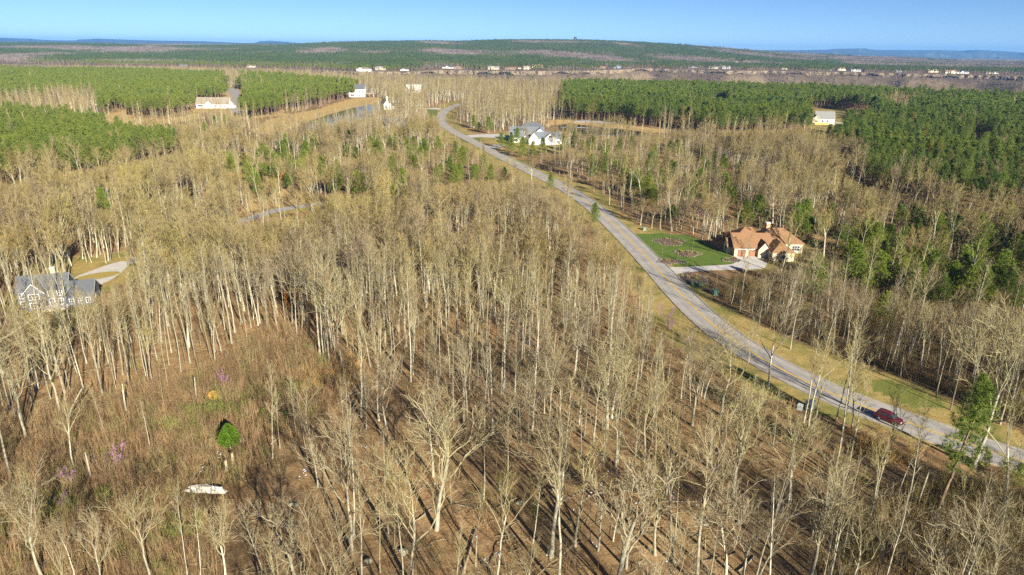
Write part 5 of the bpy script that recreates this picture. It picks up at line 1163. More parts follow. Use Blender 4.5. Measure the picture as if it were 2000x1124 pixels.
# grey house at the left edge
gh = House('grey_house', 'slate-grey two-storey house with white-trimmed windows half hidden by bare trees', (-119.5, 166), R(20))
gh.e.scale = (0.8, 0.8, 0.85)
W, RG = W_MAT['slateblue'], R_MAT['slate']
gh.block(-10, 4, 0, 9, 5.6, 3.6, 'x', 'gable', W, RG); gh.block(3.4, 11.5, -2.0, 8.0, 3.6, 3.2, 'x', 'gable', W, RG); gh.block(-7.5, -2.0, -2.4, 4.0, 5.6, 2.8, 'y', 'gable', W, RG); gh.block(-11.5, -5.0, 6.0, 15.0, 3.4, 3.0, 'x', 'hip', W, RG)
for u in (-9.4, -1.4, 1.2):
    for z in (0.8, 3.5): gh.window('-y', u, u + 1.3, z, z + 1.6, 0.0, 2, 2)
for z in (0.8, 3.5): gh.window('-y', -6.2, -3.4, z, z + 1.6, -2.4, 3, 2)
for u in (4.6, 7.2, 9.4): gh.window('-y', u, u + 1.2, 0.9, 2.5, -2.0, 2, 2)
gh.window('+x', 1.0, 2.6, 0.9, 2.5, 11.5, 2, 2); gh.window('-x', 3.0, 5.0, 0.9, 2.6, -10.0, 2, 2); gh.chimney(-0.6, 7.0, 5.0, 10.6, 0.7, W_MAT['stone'])
gh.block(-3.0, 4.5, -4.6, -0.2, 0.7, 0.2, 'x', 'hip', W_MAT['stone'], CONC, oh=0.0, th=0.08)
m = MB(); m.box(-3.0, 4.5, -4.7, -4.55, 1.7, 1.8)
for u in np.arange(-3.0, 4.6, 0.5): m.box(u - 0.04, u + 0.04, -4.66, -4.58, 0.85, 1.7)
m.obj('railing', WHITE, gh.e)
gh.door('-y', -1.0, 0.2, 2.2 + 0.8, 0.0, z0=0.8)

# long ranch house, upper left
rh = House('ranch_house', 'long low white ranch house with tan roof before the left pine stand', (-331, 765), R(3))
rh.block(-16, 19, 0, 11, 4.6, 6.4, 'x', 'gable', W_MAT['white'], R_MAT['tan']); rh.block(-4.5, 1.5, -2.5, 5, 4.4, 3.6, 'y', 'gable', W_MAT['white'], R_MAT['tan']); rh.block(17, 24, 2.0, 9.0, 4.0, 3.8, 'y', 'gable', W_MAT['white'], R_MAT['tan'])
rh.window('-y', -14, -8.5, 1.4, 3.4, 0.0, 4, 1); rh.window('-y', 4, 6, 1.4, 3.0, 0, 2, 1); rh.window('-y', 9.0, 10.5, 1.2, 3.0, 0, 1, 2); rh.window('-y', 13, 15, 1.2, 3.0, 0, 2, 2); rh.door('-y', -2.0, -0.8, 2.4, -2.5)
sd_ = House('garden_shed', 'small dark-roofed shed beside the long ranch house', (-352, 742), R(10), 'shed'); sd_.block(-3.5, 3.5, -2, 2, 2.0, 1.4, 'x', 'gable', W_MAT['brown'], R_MAT['slate']); sd_.door('-y', -0.6, 0.6, 1.8, -2.0, W_MAT['white'])
gb = House('white_outbuilding', 'tall narrow white gabled outbuilding right of the ranch house', (-272, 768), R(0), 'house'); gb.block(-4, 0.5, -3, 6, 6.2, 2.6, 'y', 'gable', W_MAT['white'], R_MAT['brown']); gb.block(0.5, 6.5, -2, 6, 3.0, 1.6, 'x', 'gable', W_MAT['grey'], R_MAT['slate']); gb.window('-y', -2.6, -1.2, 3.4, 5.0, -3.0, 2, 2); gb.garage('-y', 1.4, 5.2, 2.3, -2.0, R_MAT['dark'])
sm = House('white_cottage', 'small white house alone among the left pines', (-470, 790), R(8)); sm.block(-6, 6, 0, 8, 4.2, 4.0, 'x', 'gable', W_MAT['white'], R_MAT['white']); sm.block(2, 7.5, -3, 4, 4.0, 3.0, 'y', 'gable', W_MAT['white'], R_MAT['white']); sm.window('-y', -4, -2, 1.2, 3.0, 0, 2, 2); sm.door('-y', 0, 1.2, 2.3, 0)
# white house above the left pond
ph = House('pond_house', 'white two-storey house with dark roof and timber deck above the left pond', (-216, 962), R(4))
ph.block(-11, 12, 0, 13, 10.5, 6.0, 'x', 'gable', W_MAT['white'], R_MAT['slate']); ph.block(-9, 1.5, -3.5, 6, 9.5, 5.4, 'y', 'gable', W_MAT['white'], R_MAT['slate'])
for z in (1.2, 6.0):
    for u in (4, 8.5): ph.window('-y', u, u + 2.0, z, z + 2.2, 0.0, 2, 2)
    ph.window('-y', -6.5, -1.5, z, z + 2.4, -3.5, 4, 1)
m = MB(); m.box(12, 24, 0, 8, 4.4, 4.8); m.box(12, 24, -0.05, 0.1, 5.6, 5.8)
for u in np.arange(12.2, 24, 1.2): m.box(u - 0.08, u + 0.08, 0.0, 0.16, 4.8, 5.6)
for u in (13, 18.5, 23.6): m.box(u - 0.25, u + 0.25, 0.3, 0.8, -0.2, 4.4)
m.obj('deck', simple('weathered_deck', (0.44, 0.32, 0.21), 0.9, 0.15), ph.e)
sg = House('gabled_cottage', 'small white gable with white chimney poking from the bare wood', (-139, 769), R(30)); sg.block(-5, 3, -3, 10, 6.0, 4.4, 'y', 'gable', W_MAT['white'], R_MAT['slate']); sg.block(3, 9, 1, 9, 3.6, 2.6, 'x', 'gable', W_MAT['white'], R_MAT['slate']); sg.chimney(-1.0, -2.0, 5.0, 14.5, 0.9, W_MAT['white'], R_MAT['dark']); sg.window('-y', -3.5, -1.8, 2.0, 4.0, -3, 2, 2); sg.window('-y', 4.4, 6.2, 1.0, 2.5, 1.0, 2, 2)
pr_ = House('pale_roof_house', 'pale-roofed house glimpsed through bare trees left of the road end', (-150, 1065), R(0)); pr_.block(-13, 9, 0, 12, 5.2, 6.4, 'x', 'gable', W_MAT['white'], R_MAT['white']); pr_.block(-13.5, -8, -3, 4, 5.0, 3.4, 'y', 'gable', W_MAT['white'], R_MAT['white']); pr_.window('-y', -5, -2, 1.5, 3.6, 0, 2, 2); pr_.window('-y', 2, 5, 1.5, 3.6, 0, 2, 2); pr_.door('-y', -1, 0.4, 2.6, 0.0)
dr_ = House('hidden_house', 'dark slate roof showing among bare trees left of the road bend', (-104, 598), R(35)); dr_.block(-9, 9, -5, 5, 3.2, 4.0, 'x', 'gable', W_MAT['slateblue'], R_MAT['slate']); dr_.block(0, 7, -8, 0, 3.0, 3.2, 'y', 'gable', W_MAT['slateblue'], R_MAT['slate']); dr_.window('-y', -6, -4, 1, 2.5, -5, 2, 2); dr_.window('-y', 2.4, 4.6, 1, 2.5, -8, 2, 2)
wc = House('small_white_house', 'small white house with grey roof and yellow timber deck in the right pines', (295, 662), R(-10)); wc.block(-8, 9, 0, 10, 5.2, 6.0, 'x', 'gable', W_MAT['white'], R_MAT['grey']); wc.block(-11, -5, -2.5, 6, 5.0, 3.2, 'y', 'gable', W_MAT['tan'], R_MAT['grey'])
for u in (-2.5, 2.0): wc.window('-y', u, u + 1.6, 1.6, 3.6, 0, 1, 2)
wc.window('-y', -9.4, -6.6, 1.4, 3.4, -2.5, 2, 2); wc.block(-14.5, -9.5, 2, 8, 4.0, 2.6, 'x', 'gable', W_MAT['grey'], R_MAT['slate'])
m = MB(); m.box(-10, 3, -7.5, -2.7, 0.7, 1.0); m.box(-10, 3, -7.6, -7.45, -0.2, 2.1); m.obj('deck', DECK, wc.e)

# houses strung along the far bluff
FHc = {}
roof_word = dict(tan='tan', grey='grey', slate='slate', brown='brown', dark='black', brick='red-brown', white='white')
wall_word = dict(white='white', cream='cream', tan='tan', brown='brown', grey='grey', blue='blue-grey')
ordinal = ['first', 'second', 'third', 'fourth', 'fifth', 'sixth', 'seventh', 'eighth', 'ninth', 'tenth', 'eleventh', 'twelfth']
rng = random.Random(21)
rows = sorted(range(len(L['far_houses'])), key=lambda i: L['far_houses'][i][0] / L['far_houses'][i][1])
count = {}
for i in rows:
    fx_, fy_, fw, wc_, rc_ = L['far_houses'][i]; key = (wc_, rc_); count[key] = count.get(key, 0) + 1
    size = 'tiny' if fw < 12 else ('small' if fw < 22 else ('wide' if fw > 32 else ''))
    lab = '%s %s-walled, %s-roofed house across the gorge, %s such from the left' % (size, wall_word[wc_], roof_word[rc_], ordinal[count[key] - 1])
    z = H1(fx_, fy_); h = House('bluff_house', lab.strip(), (fx_, fy_, z), R(rng.uniform(-14, 14)), 'house', 'houses along the far bluff')
    d = min(12, fw * 0.55); st = 2.9 if fw < 22 or rng.random() < 0.4 else 5.6
    hip = rng.random() < 0.3
    h.block(-fw / 2, fw / 2, 0, d, st, d * 0.34, 'x', 'hip' if hip else 'gable', W_MAT[wc_], R_MAT[rc_], z0=-3)
    if fw > 12:
        g0 = rng.uniform(-fw * 0.4, 0); h.block(g0, g0 + fw * 0.3, -d * 0.28, d * 0.5, st, fw * 0.12, 'y', 'gable', W_MAT[wc_], R_MAT[rc_], z0=-3)
        u = -fw * 0.44 if g0 > -fw * 0.2 else fw * 0.12
        for q in range(3):
            for z_ in ([0.9] if st < 4 else [0.9, 3.7]):
                h.window('-y', u + q * fw * 0.1, u + q * fw * 0.1 + 1.5, z_, z_ + 1.5, 0.0)
        h.window('-y', g0 + fw * 0.15 - 1.0, g0 + fw * 0.15 + 1.0, 0.9, 2.6, -d * 0.28)

# look-out tower on the ridge skyline
tx_, ty_ = 0.0838 * 5100, 5100.0; tz0 = H1(tx_, ty_)
tw = empty('lookout_tower', (tx_, ty_, tz0)); tag(tw, 'dark boxy tower poking above the skyline of the far ridge', 'tower')
DARK = simple('dark_steel', (0.05, 0.05, 0.055), 0.6)
m = MB(); m.box(-9, 9, -9, 9, 22, 37); m.obj('tank', DARK, tw)
for a_, b_ in ((-7, -7), (7, -7), (-7, 7), (7, 7)):
    m = MB(); m.tube([Vector((a_ * 1.2, b_ * 1.2, -2)), Vector((a_, b_, 22.5))], [0.9, 0.9], 6); m.obj('leg', DARK, tw)

# ------------------------------------------------------------------ the car on the road
def build_car(loc, rz):
    car = empty('parked_car', loc, rz); car.name = 'car'
    tag(car, 'maroon sport utility vehicle driving on the grey road at right', 'car')
    PAINT = NT('maroon_paint'); PAINT.color((0.105, 0.006, 0.018)); PAINT.b.inputs['Roughness'].default_value = 0.22; PAINT.b.inputs['Specular IOR Level'].default_value = 0.6; PAINT.b.inputs['Coat Weight'].default_value = 0.6; PAINT = PAINT.mat
    TYRE = simple('tyre_rubber', (0.02, 0.02, 0.02), 0.85); RIM = simple('alloy_rim', (0.55, 0.55, 0.56), 0.3, 0.03, metal=0.8)
    LAMP = simple('headlight_lens', (0.7, 0.7, 0.7), 0.15, 0.03, spec=0.6); TAIL = simple('tail_lens', (0.4, 0.01, 0.01), 0.2); PLAST = simple('black_trim', (0.03, 0.03, 0.032), 0.6)
    # body: stations along x (front +), half-width, sill z, belt z, with a separate cabin above
    st = [(-2.42, 0.80, 0.50, 0.95), (-2.34, 0.90, 0.36, 1.06), (-1.7, 0.95, 0.30, 1.10), (-0.6, 0.97, 0.28, 1.08), (0.6, 0.97, 0.28, 1.04), (1.05, 0.96, 0.28, 1.02), (1.7, 0.93, 0.30, 0.96), (2.15, 0.86, 0.34, 0.86), (2.38, 0.72, 0.42, 0.72)]
    m = MB(); n = 8
    for x, w, z0, z1 in st:
        for yy, zz in ((-w * 0.9, z0), (-w, z0 + 0.18), (-w * 1.0, (z0 + z1) / 2 + 0.05), (-w * 0.9, z1), (w * 0.9, z1), (w, (z0 + z1) / 2 + 0.05), (w, z0 + 0.18), (w * 0.9, z0)): m.v.append((x, yy, zz))
    for i in range(len(st) - 1):
        for j in range(n):
            q = (j + 1) % n; m.f.append((i * n + j, i * n + q, (i + 1) * n + q, (i + 1) * n + j)); m.m.append(0)
    m.f.append(tuple(range(n))); m.m.append(0); m.f.append(tuple((len(st) - 1) * n + n - 1 - j for j in range(n))); m.m.append(0)
    body = m.obj('body', PAINT, car, fix=True)
    body.modifiers.new('bevel', 'BEVEL').width = 0.05; body.modifiers['bevel'].segments = 2
    m = MB(); cab = [(-2.30, 0.86, 1.06), (-2.02, 0.74, 1.66), (-1.0, 0.76, 1.75), (0.0, 0.74, 1.70), (0.32, 0.72, 1.62), (1.12, 0.86, 1.03)]
    b_ = [(x, 0.88, 1.04) for x, w, z in cab]
    for (x, w, z) in cab: m.v += [(x, -0.87, 1.0), (x, -w, z), (x, w, z), (x, 0.87, 1.0)]
    for i in range(len(cab) - 1):
        for j in range(3): m.f.append((i * 4 + j, i * 4 + j + 1, i * 4 + 5 + j, i * 4 + 4 + j)); m.m.append(0)
    m.f.append((3, 2, 1, 0)); m.m.append(0); k = (len(cab) - 1) * 4; m.f.append((k, k + 1, k + 2, k + 3)); m.m.append(0)
    m.obj('cabin', PAINT, car, fix=True)
    m = MB(); m.poly([(0.40, -0.68, 1.60), (1.06, -0.80, 1.09), (1.06, 0.80, 1.09), (0.40, 0.68, 1.60)]); q = m.obj('windscreen', GLASS, car); q.location = (0.02, 0, 0.02)
    m = MB(); m.poly([(-2.27, -0.76, 1.16), (-2.27, 0.76, 1.16), (-2.06, 0.66, 1.58), (-2.06, -0.66, 1.58)]); q = m.obj('rear_window', GLASS, car); q.location = (-0.03, 0, 0.0)
    for s in (-1, 1):
        for (xa, xb, xc, xd) in ((-1.95, -1.05, -1.05, -1.85), (-0.98, -0.12, -0.12, -0.98), (-0.05, 0.85, 0.32, -0.05)):
            m = MB(); m.poly([(xa, s * 0.885, 1.10), (xb, s * 0.885, 1.10), (xc, s * 0.775, 1.60), (xd, s * 0.775, 1.60)]); m.obj('side_window', GLASS, car)
        m = MB(); m.box(0.62, 0.80, s * 0.92, s * 1.12, 1.06, 1.22) if s > 0 else m.box(0.62, 0.80, -1.12, -0.92, 1.06, 1.22); m.obj('mirror', PAINT, car)
        m = MB(); m.tube([Vector((2.16, s * 0.62, 0.80)), Vector((2.36, s * 0.58, 0.74))], [0.15, 0.11], 8, cap=True); m.obj('headlight', LAMP, car)
        m = MB(); m.box(-2.44, -2.34, min(s * 0.6, s * 0.84), max(s * 0.6, s * 0.84), 0.85, 1.08); m.obj('tail_light', TAIL, car)
        m = MB(); m.tube([Vector((-1.7, s * 0.62, 1.77)), Vector((0.0, s * 0.62, 1.74))], [0.03, 0.03], 5, cap=True); m.obj('roof_rail', PLAST, car)
        for x in (-1.48, 1.46):
            m = MB(); y0 = s * 0.74; y1 = s * 0.99
            m.tube([Vector((x, y0, 0.36)), Vector((x, y1, 0.36))], [0.36, 0.36], 18, cap=True); wl = m.obj('wheel', TYRE, car)
            m = MB(); m.tube([Vector((x, s * 0.95, 0.36)), Vector((x, s * 1.003, 0.36))], [0.24, 0.22], 14, cap=True); m.obj('rim', RIM, wl)
    m = MB(); m.box(2.28, 2.44, -0.66, 0.66, 0.38, 0.52); m.obj('bumper', PLAST, car)
    m = MB(); m.box(2.30, 2.41, -0.36, 0.36, 0.58, 0.70); m.obj('grille', PLAST, car)
    return car
build_car((70.6, 111.6, 0.085), math.atan2(-0.75, 0.66))

# two parked cars at the far court
def far_car(loc, rz, c, label):
    e = empty('parked_car', loc, rz); tag(e, label, 'car', 'cars parked by the ranch house')
    m = MB(); m.prism([(-2.2, 0.3), (2.2, 0.3), (2.2, 0.85), (1.1, 0.95), (0.5, 1.5), (-1.5, 1.5), (-2.1, 0.95)], 'y', -0.9, 0.9); m.obj('body', simple('car_paint', c, 0.3, 0.03), e, fix=True)
    for s in (-1, 1):
        m = MB(); m.box(-1.4, 0.45, min(s * .9, s * .93), max(s * .9, s * .93), 0.98, 1.4); m.obj('side_window', GLASS, e)
        for x in (-1.4, 1.4):
            m = MB(); m.tube([Vector((x, s * 0.7, 0.34)), Vector((x, s * 0.94, 0.34))], [0.34, 0.34], 10, cap=True); m.obj('wheel', simple('far_tyre', (0.02, 0.02, 0.02)), e)
far_car((-283, 742, 0.06), R(60), (0.05, 0.06, 0.08), 'dark car parked left of the narrow white outbuilding')
far_car((-262, 738, 0.06), R(10), (0.6, 0.6, 0.6), 'pale car parked in front of the narrow white outbuilding')

# ------------------------------------------------------------------ roadside and garden things
def utility_box(loc, rz, w, d, h, mat, label):
    e = empty('utility_box', (*loc, H1(*loc)), rz); tag(e, label, 'utility box', 'utility boxes along the road')
    m = MB(); m.box(-w / 2, w / 2, -d / 2, d / 2, 0.08, h * 0.82); m.obj('cabinet', mat, e)
    m = MB(); m.prism([(-d / 2 - 0.03, h * 0.82), (d / 2 + 0.03, h * 0.82), (d / 2 + 0.03, h), (-d / 2 - 0.03, h * 0.9)], 'x', -w / 2 - 0.03, w / 2 + 0.03); m.obj('lid', mat, e, fix=True)
    m = MB(); m.box(-w / 2 - 0.15, w / 2 + 0.15, -d / 2 - 0.15, d / 2 + 0.15, -0.1, 0.08); m.obj('pad', KERB, e)
utility_box((57.2, 180.3), 0.3, 1.5, 1.3, 1.6, GREENBOX, 'green transformer box on the verge below the driveway')
utility_box((52.9, 188.5), 0.2, 0.7, 0.7, 1.1, GREENBOX, 'small green utility box left of a pair under the flower bed')
utility_box((54.8, 188.1), 0.2, 0.7, 0.7, 1.1, GREENBOX, 'small green utility box right of a pair under the flower bed')
utility_box((50.2, 252.1), 0.2, 1.1, 0.9, 1.3, GREENBOX, 'pale green utility box at the top corner of the lawn')
utility_box((55.6, 115.7), -0.7, 0.9, 0.8, 1.1, GREYBOX, 'low grey utility box beside the near road edge, left of its taller neighbour')
utility_box((57.7, 116.2), -0.7, 1.3, 1.2, 1.7, GREYBOX, 'taller grey utility box beside the near road edge')
hy = empty('fire_hydrant', (45.6, 275.4, 0)); tag(hy, 'red fire hydrant on the shaded verge right of the road', 'hydrant')
m = MB(); m.tube([Vector((0, 0, -0.1)), Vector((0, 0, 0.1)), Vector((0, 0, 0.12)), Vector((0, 0, 0.75))], [0.2, 0.2, 0.14, 0.14], 10); m.obj('barrel', REDPAINT, hy)
m = MB(); m.tube([Vector((0, 0, 0.75)), Vector((0, 0, 0.85)), Vector((0, 0, 0.98))], [0.19, 0.15, 0.03], 10, cap=True); m.obj('bonnet', REDPAINT, hy)
for s in (-1, 1):
    m = MB(); m.tube([Vector((s * 0.1, 0, 0.55)), Vector((s * 0.27, 0, 0.55))], [0.08, 0.08], 8, cap=True); m.obj('nozzle', REDPAINT, hy)

# flower beds with stone edging
YSH = tree_mat('yellow_green_shrub', [(0.0, (0.20, 0.22, 0.02)), (1.0, (0.28, 0.28, 0.03))], transl=0.2)
def blob_shrub(name, loc, h, w, mat, label, cat='shrub', group=None, n=160, seed=0, stem=True):
    rng = random.Random(seed); e = empty(name, (*loc, H1(*loc))); tag(e, label, cat, group); m = MB()
    for _ in range(n):
        d = rvec(rng).normalized(); rr = 0.55 + 0.45 * rng.random(); c = Vector((d.x * w * rr, d.y * w * rr, h * 0.55 + d.z * h * 0.45 * rr))
        nd = (d + rvec(rng) * 0.5).normalized(); sd_ = nd.orthogonal().normalized() * (0.10 * h + 0.04)
        m.poly([c - sd_, c + sd_, c + nd * 0.22 * h], 0)
    m.obj('foliage', mat, e)
    if stem:
        m = MB(); m.tube([Vector((0, 0, -0.1)), Vector((0, 0, h * 0.5))], [0.03 + 0.03 * h / 3, 0.02], 5); m.obj('stem', STEM, e)
    return e
beds = [((56.2, 235.4), 5.2, 4.6, 'oval flower bed at the top of the lawn'), ((59.4, 221.0), 4.0, 3.6, 'flower bed in the middle of the lawn'), ((51.4, 211.4), 4.2, 2.6, 'flower bed at the corner of lawn, road and driveway'), ((54.4, 194.6), 4.0, 5.0, 'flower bed below the driveway mouth'), ((72.0, 213.8), 2.8, 2.2, 'small flower bed where the driveway widens')]
rng = random.Random(4); EDGE = simple('edging_stone', (0.20, 0.18, 0.15), 0.9, 0.3, 3.0)
for bi, (c, a_, b_, lab) in enumerate(beds):
    e = empty('flower_bed', (*c, 0.0)); tag(e, lab, 'flower bed', 'flower beds on the lawn')
    m = MB(); n = 20
    for ring, z in ((1.0, 0.05), (0.75, 0.16), (0.3, 0.24)):
        for k in range(n): wob = 1 + 0.13 * math.sin(3 * 6.283 * k / n + bi) + 0.08 * math.sin(5 * 6.283 * k / n + 2 * bi); m.v.append((a_ * wob * ring * math.cos(6.283 * k / n), b_ * wob * ring * math.sin(6.283 * k / n), z + rng.uniform(-0.03, 0.03)))
    for r_ in range(2):
        for k in range(n):
            q = (k + 1) % n; m.f.append((r_ * n + k, r_ * n + q, (r_ + 1) * n + q, (r_ + 1) * n + k)); m.m.append(0)
    m.f.append(tuple(2 * n + k for k in range(n))); m.m.append(0); m.obj('mulch_bed', MULCH, e, smooth=True)
    m = MB()
    for k in range(34):
        t = 6.283 * k / 34; wob = 1.02 + 0.13 * math.sin(3 * t + bi) + 0.08 * math.sin(5 * t + 2 * bi); x, y = a_ * wob * math.cos(t), b_ * wob * math.sin(t); s = rng.uniform(0.14, 0.24); m.box(x - s, x + s, y - s, y + s, 0.0, rng.uniform(0.16, 0.28))
    m.obj('stone_edging', EDGE, e)
    for k in range((9, 7, 6, 8, 3)[bi]):
        t = rng.uniform(0, 6.283); rr = rng.uniform(0.2, 0.8); p = (c[0] + a_ * rr * math.cos(t), c[1] + b_ * rr * math.sin(t))
        blob_shrub('garden_shrub', p, rng.uniform(0.5, 0.9), rng.uniform(0.3, 0.5), YSH if rng.random() < 0.65 else BRUSH, 'low shrub in the ' + lab, group='shrubs in the ' + lab, n=60, seed=bi * 20 + k, stem=False)
# slim ornamental trees in and by the beds
for (x, y, hh, kk, lab) in ((48.9, 212.6, 5.0, 'thin0', 'slim tan ornamental tree left in the roadside flower bed'), (53.0, 209.0, 5.5, 'thin1', 'slim tan ornamental tree right in the roadside flower bed'), (60.4, 219.6, 5.6, 'thin2', 'young bare tree in the middle flower bed'), (56.8, 236.5, 6.0, 'thin1', 'young bare tree in the upper oval flower bed'), (53.2, 196.2, 5.0, 'thin0', 'slim tan ornamental tree in the bed below the driveway'),
                          (54.9, 192.8, 4.2, 'thin2', 'shorter ornamental tree in the bed below the driveway')):
    copy_thing('ornamental_tree', kk, (x, y, 0.05), rng.uniform(0, 6.28), hh, lab, 'tree', 'young trees in the flower beds')

# redbuds in flower
REDK = {}
for i in range(2):
    r_ = random.Random(900 + i); a, b = MB(), MB(); pts = []
    for k in range(4):
        p = Vector((0, 0, -0.1)); d = tilt(UP, R(r_.uniform(10, 34)), r_); q = p + d * 2.0; e_ = q + (d + UP * 0.3 + rvec(r_) * 0.15).normalized() * 1.9
        a.tube([p, q, e_], [0.05, 0.035, 0.012], 4)
        for _ in range(12):
            s = q.lerp(e_, r_.uniform(-0.3, 1)); t = s + (d + rvec(r_) * 0.55 + UP * 0.3).normalized() * r_.uniform(0.5, 1.2)
            b.spike(s, t, 0.012, 0)
            for _ in range(10):
                c = s.lerp(t, r_.random()) + rvec(r_) * 0.05; nd = rvec(r_).normalized(); sd_ = nd.orthogonal().normalized() * 0.055; b.poly([c - sd_, c + sd_, c + nd * 0.12], 1)
    KINDS['redbud%d' % i] = dict(trunk=a.mesh('redbud_trunk', [STEM]), crown=b.mesh('redbud_crown', [STEM, BLOSSOM]), h=4.0)
rl = ['bright magenta redbud in the brown brush at lower left', 'pale magenta redbud nearer the left edge in the brush', 'faint pink redbud at the top of the brush slope', 'tiny magenta redbud low in the left brush', 'pink redbud on the tawny verge left of the road bend', 'second pink redbud just below the first on the road verge', 'dusky purple redbud in the shade at lower right', 'pinkish redbud among trunks right of the clearing', 'pink redbud in the wood above the lawn', 'purple redbud among the right-hand pines', 'small magenta redbud just left of the bright one in the brush']
for i, (((x, y), hh), lab) in enumerate(zip(L['redbuds'], rl)):
    copy_thing('redbud_tree', 'redbud%d' % (i % 2), (x, y, H1(x, y)), i * 1.7, max(3.0, min(hh * 1.2, 5.0)), lab, 'redbud', 'flowering redbuds')

# round evergreen, yellow bush, low green bushes, rusty beeches
def cone_evergreen(loc, h, w, label, seed=1, mat=CEDAR):
    rng = random.Random(seed); e = empty('evergreen_tree', (*loc, H1(*loc))); tag(e, label, 'evergreen'); m = MB()
    for _ in range(2600):
        u = rng.random(); z = h * (0.22 + 0.78 * u); prof = math.sin(min(1, (1 - u) * 1.15 + 0.0) * math.pi * 0.5) ** 0.8 * (0.75 + 0.25 * min(1, u * 6)); t = rng.uniform(0, 6.283); rr = w * prof * (0.72 + 0.3 * rng.random())
        c = Vector((math.cos(t) * rr, math.sin(t) * rr, z)); nd = (Vector((math.cos(t), math.sin(t), 0.55)) + rvec(rng) * 0.4).normalized(); sd_ = tilt(nd, 1.57, rng) * 0.07
        m.poly([c - sd_, c + sd_, c + nd * 0.3], 0)
    for _ in range(500):   # inner foliage keeps the crown from being hollow
        u = rng.random(); z = h * (0.25 + 0.65 * u); rr = w * 0.6 * (1 - u) ** 0.7; t = rng.uniform(0, 6.283); c = Vector((math.cos(t) * rr, math.sin(t) * rr, z)); nd = rvec(rng).normalized(); sd_ = nd.orthogonal().normalized() * 0.2
        m.poly([c - sd_, c + sd_, c + nd * 0.5], 0)
    m.obj('foliage', mat, e)
    m = MB(); m.tube([Vector((0, 0, -0.2)), Vector((0, 0, h * 0.7))], [0.12, 0.05], 6); m.obj('trunk', LIMB, e)
cone_evergreen((-47.7, 100.0), 4.9, 1.75, 'round bright green evergreen alone in the brown brush, lower left')
cone_evergreen((64.5, 268.0), 6.5, 3.2, 'rounded green bush at the foot of the pines on the shaded verge', 5, PINE_Y)
YB = tree_mat('golden_bush', [(0.0, (0.42, 0.27, 0.06)), (1.0, (0.46, 0.30, 0.07))], transl=0.2)
blob_shrub('golden_bush', (-58.0, 117.7), 1.6, 0.75, YB, 'golden-yellow bush in the brush below the left grove', 'bush', n=420, seed=3)
for i, (x, y, h) in enumerate(((-45.3, 118.0, 1.3), (-46.0, 112.0, 1.0), (-42, 111, 0.9))):
    blob_shrub('green_bush', (x, y), h, 0.7, CEDAR, ('low bright green bush left of the clearing', 'small green bush in brush above the round evergreen', 'small green sprig between fallen logs near the clearing')[i], 'bush', n=160, seed=30 + i)
for i, (x, y, h) in enumerate(((-129, 338, 4), (-118, 342, 4.5), (-108, 345, 4), (-96, 350, 3.6), (-52, 176, 6), (-58, 168, 5))):
    K = 'thin%d' % (i % 3)
    t = blob_shrub('rusty_beech', (x, y), h, h * 0.28, RUST, ('rusty-leaved beech at the left end of the lane bank', 'rusty-leaved beech second along the lane bank', 'rusty-leaved beech third along the lane bank', 'rusty-leaved beech at the right end of the lane bank', 'rust-brown young beech in the wood above the clearing', 'second rust-brown young beech left of its neighbour above the clearing')[i], 'beech', n=900, seed=50 + i)

# fallen logs, boulders, stumps, snags
llab = ['short log crossing a trunk shadow on the open litter', 'split pale log at the bottom edge, left of two', 'dark mossy log at the bottom edge, right of two', 'pale fallen trunk across the clearing', 'fallen trunk left of the tawny grass', 'long fallen stem above the round evergreen', 'slender fallen pole right of the tawny grass', 'pale fallen pole in the left brush', 'leaning dead pole left of the pale ledge', 'long log lying level in the striped shade at right', 'broken pale log at the bottom right', 'short fallen limb right of the round evergreen', 'twisted fallen branch on the open litter', 'small fallen branch right of the slim pair of trees', 'long thin pole lying below the clearing', 'dark fallen limb near the bottom edge, right of centre', 'short pale log below the maroon car']
rng = random.Random(8)
for i, ((a_, b_), lab) in enumerate(zip(L['logs'], llab)):
    A = Vector((*a_, H1(*a_) + 0.16)); B = Vector((*b_, H1(*b_) + 0.14)); lg = empty('fallen_log', A); tag(lg, lab, 'log', 'fallen logs')
    n = 6; pts = [A.lerp(B, k / (n - 1)) - A + Vector((rng.uniform(-.12, .12), rng.uniform(-.12, .12), rng.uniform(-0.03, 0.05))) for k in range(n)]; r0 = rng.uniform(0.10, 0.17) if i != 1 else 0.22
    m = MB(); m.tube(pts, [r0 * (1 - 0.45 * k / (n - 1)) for k in range(n)], 7, cap=True); m.obj('stem', LOGD if i in (2, 15) else LOGM, lg, smooth=True)
    m = MB()
    for k in range(4):
        q = pts[2 + k % 3]; m.spike(q, q + Vector((rng.uniform(-1, 1), rng.uniform(-1, 1), rng.uniform(0.2, 0.9))), r0 * 0.3)
    m.obj('broken_branch', LOGM, lg)
def rock_mesh(rng, sx_, sy_, sz_, mat, name, loc, label, cat='rock'):
    bm = bmesh.new(); bmesh.ops.create_icosphere(bm, subdivisions=3, radius=1.0)
    ph = [rng.uniform(0, 6.28) for _ in range(6)]
    for v in bm.verts:
        k = 1 + 0.16 * math.sin(v.co.x * 3 + ph[0]) + 0.14 * math.sin(v.co.y * 4 + ph[1]) + 0.12 * math.sin(v.co.z * 5 + ph[2]) + 0.15 * rng.uniform(-1, 1)
        v.co = Vector((v.co.x * sx_, v.co.y * sy_, v.co.z * sz_)) * k
    me = bpy.data.meshes.new(name); bm.to_mesh(me); bm.free(); me.materials.append(mat)
    return tag(link(name, me, None, (loc[0], loc[1], H1(*loc) + sz_ * 0.25)), label, cat)
